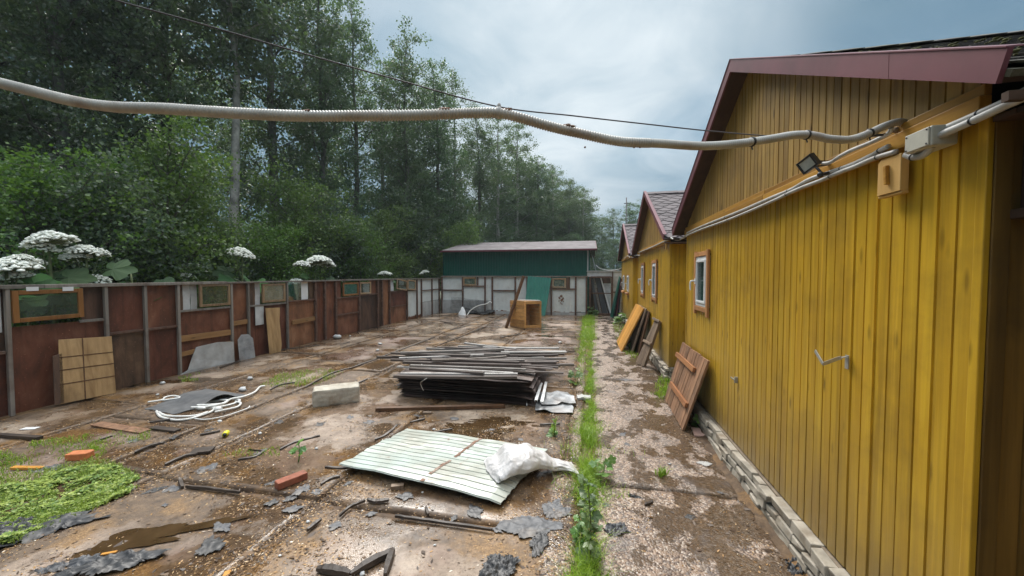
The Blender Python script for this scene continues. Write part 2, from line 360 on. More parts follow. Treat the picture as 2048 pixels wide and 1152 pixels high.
M['tile'] = plain('pink_tile', (0.50, 0.33, 0.28), 0.3, 0, 0.12, 8, 0.05)
M['film'] = plain('black_plastic_film', (0.038, 0.039, 0.042), 0.5, 0, 0.4, 7, 0.25, (0.12, 0.11, 0.10), 0.6)
M['filmgrey'] = plain('grey_plastic_film', (0.085, 0.088, 0.096), 0.55, 0, 0.35, 9, 0.3, (0.2, 0.165, 0.13), 0.65)
M['felt'] = plain('grey_roofing_felt', (0.085, 0.088, 0.092), 0.6, 0, 0.25, 12, 0.3, (0.15, 0.14, 0.13), 0.4)
M['rubber'] = plain('dark_strip', (0.045, 0.033, 0.026), 0.5, 0, 0.4, 14, 0.3)
M['net'] = plain('black_net', (0.02, 0.02, 0.021), 0.6, 0, 0.3, 18, 0.3)
M['shingle'] = None
def shingle(name, a, bcol, moss):
    m, t, b = mk(name); o = obj_c(t); r = rndf(t)
    c = ramp(t, mth(t, 'ADD', mth(t, 'MULTIPLY', r, 0.6), mth(t, 'MULTIPLY', nz(t, o, 5, 5), 0.4)), [(0.2, bcol), (0.8, a)])
    c = mix(t, ramp(t, nz(t, o, 160, 2), [(0.5, 0.0), (0.7, 0.4)]), c, tuple(x*2 for x in a))
    if moss: c = mix(t, ramp(t, nz(t, o, 3.2, 7, 0.6), [(0.5, 0.0), (0.6, moss)]), c, (0.085, 0.085, 0.025))
    setv(t, b, c, 0.8); bump(t, b, nz(t, o, 120, 3), 0.5, 0.004); return m
M['shingle'] = shingle('grey_hex_shingles', (0.125, 0.105, 0.11), (0.07, 0.058, 0.062), 0)
M['shinglemoss'] = shingle('mossy_shingles', (0.11, 0.10, 0.09), (0.05, 0.045, 0.042), 0.45)
M['shedroof'] = plain('shed_roof_felt', (0.15, 0.132, 0.135), 0.85, 0, 0.3, 2.4, 0.1, (0.10, 0.08, 0.085), 0.7)

def metal_scrap(name, a, bcol, metal):
    m, t, b = mk(name); o = obj_c(t); r = rndf(t)
    c = ramp(t, mth(t, 'ADD', mth(t, 'MULTIPLY', r, 0.65), mth(t, 'MULTIPLY', nz(t, vmap(t, o, (2, 14, 14)), 1.0, 6), 0.35)), [(0.15, bcol), (0.5, tuple((x+y)*0.4 for x, y in zip(a, bcol))), (0.85, a)])
    c = mix(t, ramp(t, nz(t, vmap(t, o, (5, 30, 30)), 1.0, 5), [(0.55, 0.0), (0.66, 0.6)]), c, (0.075, 0.04, 0.028))
    setv(t, b, c, 0.33, metal, 0.6); bump(t, b, nz(t, o, 9, 4), 0.15, 0.01); return m
M['strip'] = metal_scrap('wet_metal_strips', (0.60, 0.585, 0.57), (0.15, 0.125, 0.11), 0.25)
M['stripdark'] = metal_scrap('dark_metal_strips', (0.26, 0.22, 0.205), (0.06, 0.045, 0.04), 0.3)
M['sheetstack'] = rust_sheet('stacked_sheet_metal', (0.075, 0.05, 0.044), (0.16, 0.125, 0.115), (0.015, 0.012, 0.012))

def sack_mat():
    m, t, b = mk('white_woven_sack'); o = obj_c(t)
    c = ramp(t, nz(t, o, 5, 6), [(0.3, (0.58, 0.56, 0.55)), (0.6, (0.74, 0.73, 0.735))])
    c = mix(t, ramp(t, nz(t, o, 4, 8, 0.7), [(0.56, 0.0), (0.72, 0.5)]), c, (0.42, 0.34, 0.27))
    setv(t, b, c, 0.4, 0, 0.45)
    dv = nd(t, 'ShaderNodeTexNoise', {'Vector': o, 'Scale': 6.0, 'Detail': 3.0}).outputs['Color']
    ov = mix(t, 0.16, o, dv)
    v1 = nd(t, 'ShaderNodeTexVoronoi', {'Vector': vmap(t, ov, (1, 1.7, 1.3)), 'Scale': 9.0}).outputs['Distance']
    v2 = nd(t, 'ShaderNodeTexVoronoi', {'Vector': vmap(t, ov, (1.2, 1.8, 1)), 'Scale': 21.0}).outputs['Distance']
    bump(t, b, mth(t, 'ADD', mth(t, 'ADD', v1, mth(t, 'MULTIPLY', v2, 0.4)), mth(t, 'MULTIPLY', nz(t, o, 45, 4), 0.15)), 0.55, 0.03)
    tl = nd(t, 'ShaderNodeBsdfTranslucent', {0: (0.8, 0.79, 0.77, 1)}); s = nd(t, 'ShaderNodeMixShader', {0: 0.25, 1: b.outputs[0], 2: tl.outputs[0]})
    lk(t, s.outputs[0], t.nodes['Material Output'].inputs[0])
    return m
M['sack'] = sack_mat()

def glass(name, tint, rough, clear, murk=(0.12, 0.14, 0.12), haze=0.25):
    """thin pane: see-through share, a reflection and a film of dirt"""
    m, t, b = mk(name); out = t.nodes['Material Output']; o = obj_c(t)
    tr = nd(t, 'ShaderNodeBsdfTransparent', {0: c4(tint)}); gl = nd(t, 'ShaderNodeBsdfGlossy', {0: (1, 1, 1, 1), 1: rough})
    df = nd(t, 'ShaderNodeBsdfDiffuse', {0: c4(murk)})
    fr = nd(t, 'ShaderNodeFresnel', {0: 1.5}).outputs[0]
    k = ramp(t, nz(t, o, 7, 6), [(0.3, haze*0.5), (0.7, min(1, haze*1.5))])
    a = nd(t, 'ShaderNodeMixShader', {0: k, 1: tr.outputs[0], 2: df.outputs[0]})
    s = nd(t, 'ShaderNodeMixShader', {0: mth(t, 'MULTIPLY', fr, 0.3), 1: a.outputs[0], 2: gl.outputs[0]})
    lk(t, s.outputs[0], out.inputs[0]); return m
M['glass'] = glass('window_glass', (0.8, 0.85, 0.85), 0.03, 0.8, haze=0.12)
M['glassold'] = glass('dirty_greenish_glass', (0.8, 0.88, 0.82), 0.1, 0.7, (0.13, 0.17, 0.14), 0.22)
M['glassfrost'] = glass('frosted_glass', (0.7, 0.78, 0.7), 0.25, 0.5, (0.24, 0.27, 0.22), 0.5)
M['room'] = plain('unlit_room_black', (0.02, 0.022, 0.022), 0.8, 0, 0.2, 2, 0.0)

def leaf_mat(name, a, bcol, trans=0.35, rough=0.42, clump=0.9):
    m, t, b = mk(name); out = t.nodes['Material Output']; r = rndf(t); o = obj_c(t)
    oi = nd(t, 'ShaderNodeObjectInfo').outputs['Random']
    f = mth(t, 'ADD', mth(t, 'MULTIPLY', r, 0.5), mth(t, 'MULTIPLY', nz(t, o, clump, 3), 0.5))
    c = ramp(t, f, [(0.25, bcol), (0.75, a)])
    c = nd(t, 'ShaderNodeHueSaturation', {'Hue': mth(t, 'ADD', mth(t, 'MULTIPLY', oi, 0.03), 0.485), 'Saturation': mth(t, 'ADD', mth(t, 'MULTIPLY', oi, 0.25), 0.85), 'Value': mth(t, 'ADD', mth(t, 'MULTIPLY', oi, 0.3), 0.85), 'Color': c}).outputs[0]
    setv(t, b, c, rough, 0, 0.6)
    tl = nd(t, 'ShaderNodeBsdfTranslucent', {0: mix(t, 0.5, c, (0.12, 0.2, 0.02))})
    s = nd(t, 'ShaderNodeMixShader', {0: trans, 1: b.outputs[0], 2: tl.outputs[0]})
    lk(t, s.outputs[0], out.inputs[0]); return m
M['leaf'] = leaf_mat('aspen_leaves', (0.135, 0.20, 0.12), (0.058, 0.105, 0.068), 0.5, 0.32)
M['leafbirch'] = leaf_mat('birch_leaves', (0.14, 0.205, 0.115), (0.07, 0.12, 0.07), 0.5)
M['leafbush'] = leaf_mat('bush_leaves', (0.15, 0.24, 0.055), (0.055, 0.12, 0.032), 0.48)
M['leafhog'] = leaf_mat('hogweed_leaves', (0.085, 0.19, 0.05), (0.035, 0.10, 0.028), 0.35, 0.65)
M['grass'] = leaf_mat('grass_blades', (0.40, 0.55, 0.05), (0.18, 0.33, 0.03), 0.4, 0.4, 2.0)
M['clover'] = leaf_mat('clover_leaves', (0.46, 0.62, 0.07), (0.12, 0.28, 0.03), 0.35, 0.4, 3.0)
M['weed'] = leaf_mat('weed_leaves', (0.17, 0.31, 0.06), (0.07, 0.17, 0.04), 0.35, 0.4, 4.0)
M['umbel'] = plain('white_umbel_flowers', (0.86, 0.88, 0.80), 0.8, 0, 0.15, 30, 0.3)
M['stem'] = plain('green_stem', (0.13, 0.16, 0.06), 0.6, 0, 0.3, 20, 0.2, (0.10, 0.05, 0.04), 0.5)
M['bark'] = plain('grey_green_bark', (0.10, 0.095, 0.08), 0.8, 0, 0.4, 6, 0.5, (0.03, 0.028, 0.024), 0.7)
M['barkpale'] = plain('pale_birch_bark', (0.34, 0.32, 0.285), 0.7, 0, 0.3, 5, 0.3, (0.04, 0.038, 0.034), 0.85)
M['barkdark'] = plain('dark_bark', (0.035, 0.032, 0.027), 0.85, 0, 0.4, 6, 0.5)

# ground -------------------------------------------------------------
def yard_mat(name, slabs):
    m, t, b = mk(name); o = obj_c(t)
    ed = nd(t, 'ShaderNodeAttribute', attribute_name='edge').outputs['Fac'] if slabs else None
    rs = rndf(t)
    n1 = nz(t, o, 0.85, 8, 0.6, 0.3); n2 = nz(t, o, 5.5, 8, 0.62); n3 = nz(t, o, 55, 5, 0.7); n4 = nz(t, vmap(t, o, (1, 1, 1), (9, 4, 0)), 1.7, 7, 0.6)
    conc = ramp(t, n2, [(0.28, (0.115, 0.08, 0.058)), (0.5, (0.26, 0.195, 0.15)), (0.72, (0.42, 0.34, 0.275))])
    conc = mix(t, ramp(t, n4, [(0.47, 0.0), (0.66, 0.55)]), conc, (0.23, 0.145, 0.115))
    conc = mix(t, ramp(t, n3, [(0.35, 0.55), (0.5, 0.0)]), conc, (0.10, 0.065, 0.045))
    if slabs: conc = nd(t, 'ShaderNodeHueSaturation', {'Hue': mth(t, 'ADD', mth(t, 'MULTIPLY', rs, 0.03), 0.487), 'Value': mth(t, 'ADD', mth(t, 'MULTIPLY', rs, 0.35), 0.85), 'Color': conc}).outputs[0]
    dirt = ramp(t, nz(t, o, 16, 7, 0.7), [(0.3, (0.045, 0.028, 0.017)), (0.55, (0.12, 0.078, 0.046)), (0.75, (0.23, 0.155, 0.09))])
    orange = ramp(t, nz(t, o, 70, 4, 0.7), [(0.3, (0.09, 0.048, 0.018)), (0.55, (0.25, 0.14, 0.05)), (0.75, (0.44, 0.30, 0.14))])
    dirt = mix(t, ramp(t, nz(t, vmap(t, o, (1, 1, 1), (2, 7, 0)), 1.6, 6, 0.6), [(0.5, 0.0), (0.6, 0.85)]), dirt, orange)
    if slabs:
        e = mth(t, 'MULTIPLY', mth(t, 'SUBTRACT', 1.0, ed, clamp=True), 0.20)
        dm = ramp(t, mth(t, 'ADD', mth(t, 'ADD', mth(t, 'MULTIPLY', n1, 0.6), mth(t, 'MULTIPLY', n2, 0.4)), e), [(0.502, 0.0), (0.565, 0.95)])
        col = mix(t, dm, conc, dirt)
    else: dm = 1.0; col = dirt
    wet = ramp(t, nz(t, vmap(t, o, (1, 1, 1), (5, 1, 0)), 1.25, 6, 0.6), [(0.42, 0.0), (0.54, 1.0)])
    col = mix(t, mth(t, 'MULTIPLY', wet, 0.6), col, mix(t, 1.0, col, (0.45, 0.36, 0.28), 'MULTIPLY'))
    rg = mth(t, 'SUBTRACT', 0.62, mth(t, 'MULTIPLY', wet, 0.47)) if slabs else 0.7
    if slabs: rg = mth(t, 'MAXIMUM', rg, mth(t, 'SUBTRACT', 0.9, mth(t, 'MULTIPLY', ed, 5.0)))
    setv(t, b, col, rg, 0, 0.5)
    h = mth(t, 'ADD', mth(t, 'MULTIPLY', n3, 0.35), mth(t, 'ADD', mth(t, 'MULTIPLY', n2, 0.5), mth(t, 'MULTIPLY', nz(t, o, 140, 3, 0.7), 0.25)))
    if not slabs: b.inputs['Specular IOR Level'].default_value = 0.25
    bump(t, b, h, mth(t, 'SUBTRACT', 0.7, mth(t, 'MULTIPLY', wet, 0.5)), 0.016); return m
M['yard'] = yard_mat('stained_concrete_slabs', True)
M['dirt'] = yard_mat('wet_sawdust_dirt', False)
def path_mat():
    m, t, b = mk('exposed_aggregate_concrete'); o = obj_c(t)
    vo = nd(t, 'ShaderNodeTexVoronoi', {'Vector': o, 'Scale': 85.0}); vo2 = nd(t, 'ShaderNodeTexVoronoi', {'Vector': o, 'Scale': 42.0})
    sc = nd(t, 'ShaderNodeSeparateColor', {0: vo.outputs['Color']}).outputs[0]
    sc2 = nd(t, 'ShaderNodeSeparateColor', {0: vo2.outputs['Color']}).outputs[1]
    base = ramp(t, nz(t, o, 3.2, 7, 0.6), [(0.3, (0.17, 0.115, 0.08)), (0.7, (0.36, 0.26, 0.19))])
    col = mix(t, ramp(t, sc, [(0.0, 0.9), (0.30, 0.75), (0.33, 0.0)]), base, (0.075, 0.05, 0.04))
    col = mix(t, ramp(t, sc, [(0.80, 0.0), (0.83, 0.7)]), col, (0.50, 0.43, 0.37))
    col = mix(t, ramp(t, sc2, [(0.82, 0.0), (0.85, 0.6)]), col, (0.11, 0.09, 0.08))
    wn = nz(t, vmap(t, o, (1.25, 0.8, 1), (1, 3, 0)), 2.9, 7, 0.6)
    wet = ramp(t, mth(t, 'ADD', mth(t, 'MULTIPLY', wn, 0.75), mth(t, 'ADD', mth(t, 'MULTIPLY', nz(t, o, 9, 6, 0.65), 0.25), mth(t, 'MULTIPLY', nd(t, 'ShaderNodeMapRange', {0: nd(t, 'ShaderNodeSeparateXYZ', {0: o}).outputs[0], 1: 0.30, 2: 1.0, 3: -0.02, 4: 0.075}).outputs[0], 1.0))), [(0.495, 0.0), (0.535, 1.0)])
    mud = ramp(t, nz(t, o, 30, 5, 0.7), [(0.35, (0.028, 0.017, 0.008)), (0.65, (0.095, 0.056, 0.026))])
    col = mix(t, mth(t, 'MULTIPLY', wet, 0.82), col, mud)
    grey = ramp(t, nz(t, vmap(t, o, (1, 1, 1), (7, 2, 3)), 2.1, 6, 0.6), [(0.58, 0.0), (0.66, 0.5)])
    col = mix(t, grey, col, (0.13, 0.12, 0.12))
    setv(t, b, col, mth(t, 'SUBTRACT', 0.5, mth(t, 'MULTIPLY', wet, 0.34)), 0, 0.5)
    bump(t, b, mth(t, 'ADD', mth(t, 'MULTIPLY', vo.outputs['Distance'], -0.7), mth(t, 'MULTIPLY', nz(t, o, 12, 6), 0.6)), mth(t, 'SUBTRACT', 0.75, mth(t, 'MULTIPLY', wet, 0.5)), 0.012); return m
M['path'] = path_mat()
def water_mat():
    m, t, b = mk('brown_puddle_water'); o = obj_c(t)
    setv(t, b, ramp(t, nz(t, o, 8, 6), [(0.3, (0.035, 0.02, 0.009)), (0.7, (0.07, 0.042, 0.02))]), 0.03, 0, 0.5)
    b.inputs['IOR'].default_value = 1.33
    bump(t, b, nz(t, o, 60, 2), 0.03, 0.003); return m
M['water'] = water_mat()
M['soil'] = plain('forest_floor', (0.05, 0.06, 0.025), 0.9, 0, 0.5, 0.7, 0.4, (0.03, 0.025, 0.015), 0.6)
def chip_mat():
    m, t, b = mk('wood_chips_and_grit'); r = rndf(t)
    setv(t, b, ramp(t, r, [(0.0, (0.03, 0.02, 0.015)), (0.2, (0.07, 0.04, 0.022)), (0.4, (0.19, 0.10, 0.035)), (0.65, (0.40, 0.22, 0.07)), (0.87, (0.50, 0.37, 0.22)), (1.0, (0.70, 0.67, 0.60))]), 0.55); return m
M['chips'] = chip_mat()
# ------------------------------------------------------------------ ground, yard, path
rg = random.Random(7)
b = MB(); b.add([(-400, -400, -0.07), (400, -400, -0.07), (400, 400, -0.07), (-400, 400, -0.07)], [(0, 1, 2, 3)])
tag(b.build('ground', M['soil'], local=True), kind='structure')
b = MB()
b.grid(lambda u, v: (-6.75+8.1*u, -4+19.9*v, -0.028+0.010*fbm((-6.75+8.1*u)*3, (-4+19.9*v)*3, 4)), 110, 240)
tag(b.build('yard_soil', M['dirt'], local=True), kind='structure')

from mathutils.bvhtree import BVHTree
TREES = []
def ground_z(x, y):
    z = -0.03
    for t_ in TREES:
        h_ = t_.ray_cast(Vector((x, y, 1.0)), Vector((0, 0, -1)))[0]
        if h_ is not None: z = max(z, h_.z)
    return z
def pave(name, rects, mat, step, rough, sink):
    V = []; F = []; E_ = []; Rn = []
    for (xa, xb, ya, yb, skew) in rects:              # skew: how far the right edge swings along the slab
        r = rg.random(); dz = rg.uniform(-0.007, 0.007); tx = rg.uniform(-0.006, 0.006); ty = rg.uniform(-0.004, 0.004); sd = rg.uniform(0, 90)
        nu = max(3, int((xb-xa)/step)); nv = max(3, int((yb-ya)/step)); base = len(V)
        for j in range(-1, nv+2):
            for i in range(-1, nu+2):
                u = min(max(i/nu, 0), 1); v = min(max(j/nv, 0), 1)
                wv = 0.016*fbm(v*(yb-ya)*2.2, sd, 3)
                x = xa + (xb+skew*(1-v)-xa)*u + wv*(1 if u > 0.5 else -1)*(1 if u in (0, 1) else 0.3)
                y = ya + (yb-ya)*v + 0.016*fbm(u*(xb-xa)*2.2, sd+9, 5)*(1 if v in (0, 1) else 0.3)
                de = min(u*(xb-xa), (1-u)*(xb-xa), v*(yb-ya), (1-v)*(yb-ya))
                z = dz + tx*(u-0.5)*2 + ty*(v-0.5)*2 + rough*fbm(x*1.3, y*1.3, sd, 3) + rough*0.35*fbm(x*7, y*7, sd)
                z -= 0.012*max(0, 1-de/0.05)*(0.6+0.8*fbm(x*5, y*5, 2.0))
                if i < 0 or j < 0 or i > nu or j > nv: z = -0.06
                V.append((x, y, z)); E_.append(min(1.0, de/0.38))
        W = nu+3
        for j in range(nv+2):
            for i in range(nu+2):
                a = base+j*W+i; F.append((a, a+1, a+W+1, a+W)); Rn.append(r)
    me = bpy.data.meshes.new(name); me.from_pydata(V, [], F)
    me.attributes.new('edge', 'FLOAT', 'POINT').data.foreach_set('value', E_)
    me.attributes.new('rnd', 'FLOAT', 'FACE').data.foreach_set('value', Rn)
    me.polygons.foreach_set('use_smooth', [True]*len(F)); me.materials.append(mat); me.update()
    o = bpy.data.objects.new(name, me); COL.objects.link(o); tag(o, kind='structure'); TREES.append(BVHTree.FromPolygons(V, F)); return o
g = 0.014
cols = [(-1.85, -0.20, [-3.7, -0.72, 2.28, 5.3, 8.3, 10.7, 13.0, 15.02]), (-3.32, -1.88, [-3.7, -0.7, 2.29, 5.25, 8.28, 11.2, 14.2, 15.02]),
        (-3.93, -3.36, [-3.7, 0.6, 2.32, 5.6, 8.6, 11.6, 15.02]), (-5.28, -3.97, [-3.7, 0.4, 3.2, 6.1, 9.1, 12.1, 15.02]), (-6.42, -5.32, [-3.7, 1.2, 3.6, 6.6, 9.6, 12.6, 15.0])]
rects = []
for xa, xb, ys in cols:
    for ya, yb in zip(ys[:-1], ys[1:]):
        rects.append((xa+rg.uniform(0, g), xb-rg.uniform(0, g), ya+g, yb-g, 0))
pave('yard', rects, M['yard'], 0.055, 0.006, 0)
rects = [(-0.17, -0.055, ya+g, yb-g, 0) for ya, yb in ((-3.5, 0.1), (3.25, 6.2), (6.2, 9.2), (9.2, 12.2), (12.2, 15.0))]
rects.append((-0.28, -0.06, 0.1, 3.23, 0.0))
rects += [(0.07, 1.12, ya+g*0.6, yb-g*0.6, 0) for ya, yb in ((-3.7, -0.3), (-0.3, 2.9), (2.9, 5.9), (5.9, 8.9), (8.9, 11.9), (11.9, 15.0))]
pave('path', rects, M['path'], 0.05, 0.004, 0)

G_flat = G
def G(x, y, z=0.0):
    p = G_flat(x, y, z)
    if z == 0.0: p.z = ground_z(p.x, p.y)
    return p
def puddle(c, rx, ry, rz, sd, q_=0.5):
    zs_ = sorted(ground_z(c.x+rx*0.7*math.cos(a)*k, c.y+ry*0.7*math.sin(a)*k) for a in np.arange(0, 6.28, 0.5) for k in (0.3, 0.7, 1.0)); z = zs_[int(len(zs_)*q_)]+0.0015
    pts = []
    for k in range(150):
        a = 2*math.pi*k/150; q = 1+0.75*fbm(math.cos(a)*2.6+sd, math.sin(a)*2.6, sd, 6)
        x, y = math.cos(a)*rx*q, math.sin(a)*ry*q
        pts.append((c.x+x*math.cos(rz)-y*math.sin(rz), c.y+x*math.sin(rz)+y*math.cos(rz), z))
    m = MB(); m.add(pts, [tuple(range(150))]); o = m.build('puddle', M['water'], local=True); tag(o, kind='structure')
for i, (px, py, rx, ry, rz) in enumerate([(950, 868, 0.40, 0.30, 0.2), (1000, 845, 0.30, 0.12, 0), (240, 1085, 0.52, 0.10, 0.55), (1100, 672, 0.75, 0.14, 0), (1085, 655, 0.5, .10, .1),
        (1255, 690, .2, .5, 0), (360, 762, .5, .12, .4), (215, 800, .4, .10, .5)]):
    puddle(G(px, py), rx, ry, rz, i*3.7, 0.55)

b = MB(); b.grid(lambda u, v: (1.0+0.14*u+0.05*fbm(v*30, 1, 1)*(1-u), 1.0+4.2*v, -0.02+0.040*u**1.3+0.016*fbm(u*4, v*40, 2)), 8, 90)
tag(b.build('soil', M['dirt'], local=True), kind='structure')
# ------------------------------------------------------------------ houses
XF = 1.20
def boards(mb, a, bnd, pitch, ztop, zbot, rng, axis='y', face=XF, out=-1, holes=(), seams=(), jit=0.0025):
    """vertical boards with grooves between them; axis: the direction they follow one another, face: plane of the boards, out: side they face"""
    n = max(1, round((bnd-a)/pitch)); p = (bnd-a)/n; th = 0.020
    for i in range(n):
        y0, y1 = a+i*p, a+(i+1)*p; mid = (y0+y1)/2; off = rng.uniform(0, jit); mb.rn = rng.random()
        gl, gr = 0.0012, 0.0012
        for s_, w_ in seams:
            if abs(y1-s_) < p*0.5: gr = w_
            if abs(y0-s_) < p*0.5: gl = w_
        spans = [(zbot(mid) if callable(zbot) else zbot, None)]
        z0 = spans[0][0]; cut = [h for h in holes if h[0] < mid < h[1]]
        segs = []
        if cut: segs = [(z0, cut[0][2]), (cut[0][3], None)]
        else: segs = [(z0, None)]
        for za, zb in segs:
            zl = ztop(y0) if callable(ztop) else ztop; zr = ztop(y1) if callable(ztop) else ztop
            if zb is not None: zl = zr = zb
            if zl <= za+0.004 and zr <= za+0.004: continue
            zl = max(zl, za+0.002); zr = max(zr, za+0.002)
            prof = [(y0, 0.0075), (y0+gl+0.0010, 0.007), (y0+gl+0.0022, 0.0), (y1-gr-0.0040, 0.0), (y1-gr-0.0016, 0.006), (y1, 0.0075)]
            def P(q, d, z): return (face-out*(d+off), q, z) if axis == 'y' else (q, face-out*(d+off), z)
            def zt(q): return zl+(zr-zl)*(q-y0)/(y1-y0)
            vs = [P(q, d, za) for q, d in prof]+[P(q, d, zt(q)) for q, d in prof]+[P(y0, th, za), P(y1, th, za), P(y0, th, zl), P(y1, th, zr)]
            k = 6; fs = [(j, j+1, k+j+1, k+j) for j in range(5)]+[(12, 13, 5, 4, 3, 2, 1, 0), (6, 7, 8, 9, 10, 11, 15, 14), (13, 12, 14, 15)]
            mb.add(vs, fs)

def brick_course(mb, a, bnd, z0, h, xf, rng, axis='y', out=-1, L=0.165, dep=0.07):
    y = a
    while y < bnd-0.02:
        l = min(L*rng.uniform(0.7, 1.6), bnd-y); mb.rn = rng.random(); o = rng.uniform(-0.012, 0.016); hh = h*rng.uniform(0.7, 1.0)
        c = Vector((xf-out*(dep/2)+o, y+l/2, z0+hh/2)) if axis == 'y' else Vector((y+l/2, xf-out*(dep/2)+o, z0+hh/2))
        d = (dep, l-0.008, hh-0.004) if axis == 'y' else (l-0.008, dep, hh-0.004)
        x_, y_, z_ = d[0]/2, d[1]/2, d[2]/2
        j = lambda s=0.010: rng.uniform(-s, s)
        p = [c+Vector((sx*x_+j(), sy*y_+j(), sz*z_+j(0.003))) for sz in (-1, 1) for sx, sy in ((-1, -1), (1, -1), (1, 1), (-1, 1))]
        mb.hexa(p); y += l

def window(parent, yc, zc, w_, h_, style, handle=True, group=None):
    """casing boards on the wall, white frame and pane set inside"""
    c = MB(); t_ = 0.048; xo, xi = XF-0.028, XF-0.002
    a0, a1, z0, z1 = yc-w_/2, yc+w_/2, zc-h_/2, zc+h_/2
    if style == 'casing':
        for y in (a0, a1-t_): c.rn = rg.random(); c.box2((xo, y, z0-0.045), (xi, y+t_, z1+0.012))
        c.rn = rg.random(); c.box2((xo, a0+t_+0.001, z1-t_), (xi, a1-t_-0.001, z1)); c.rn = rg.random(); c.box2((xo, a0+t_+0.001, z0), (xi, a1-t_-0.001, z0+t_))
    else:
        c.rn = rg.random(); c.box2((xo-0.05, a0-0.05, z0-0.06), (xi, a1+0.05, z0-0.001))
        c.rn = rg.random(); c.box2((xo+0.012, a0, z1-0.02), (xi, a1, z1))
        t_ = 0.02
    win = c.build('window', M['trim'], parent, bevel=0.003)
    f = MB(); fa0, fa1, fz0, fz1 = a0+t_+0.004, a1-t_-0.004, z0+t_+0.004, z1-t_-0.004; q = 0.042; x0, x1 = XF-0.018, XF+0.04
    f.box2((x0, fa0, fz0), (x1, fa0+q, fz1)); f.box2((x0, fa1-q, fz0), (x1, fa1, fz1))
    f.box2((x0, fa0+q, fz0), (x1, fa1-q, fz0+q)); f.box2((x0, fa0+q, fz1-q), (x1, fa1-q, fz1))
    s2 = q+0.018                                     # sash proud of the frame
    for aa in ((fa0+q-.006, fa0+s2), (fa1-s2, fa1-q+.006)): f.box2((x0-0.012, aa[0], fz0+q-.006), (x0+0.03, aa[1], fz1-q+.006))
    for zz_ in ((fz0+q-.006, fz0+s2), (fz1-s2, fz1-q+.006)): f.box2((x0-0.0115, fa0+s2, zz_[0]), (x0+0.03, fa1-s2, zz_[1]))
    f.build('frame', M['pvc'], win, bevel=0.003)
    p = MB(); p.box2((x0+0.006, fa0+s2, fz0+s2), (x0+0.012, fa1-s2, fz1-s2)); p.build('pane', M['glass'], win)
    if handle:
        hd = MB(); yh = fa1-q*0.9+0.0 if False else fa0+q*0.9; zh = zc+0.0; yh = fa1-q*0.9
        hd.tube(smooth_path([(x0-0.01, yh, zh), (x0-0.05, yh, zh+0.005), (x0-0.066, yh+0.004, zh-0.015), (x0-0.066, yh+0.006, zh-0.10)], 5), 0.009, 8)
        hd.box2((x0-0.022, yh-0.012, zh-0.03), (x0-0.01, yh+0.012, zh+0.03)); hd.build('handle', M['pvc'], win)
    return win, (a0+0.02, a1-0.02, z0+0.02, z1-0.02)

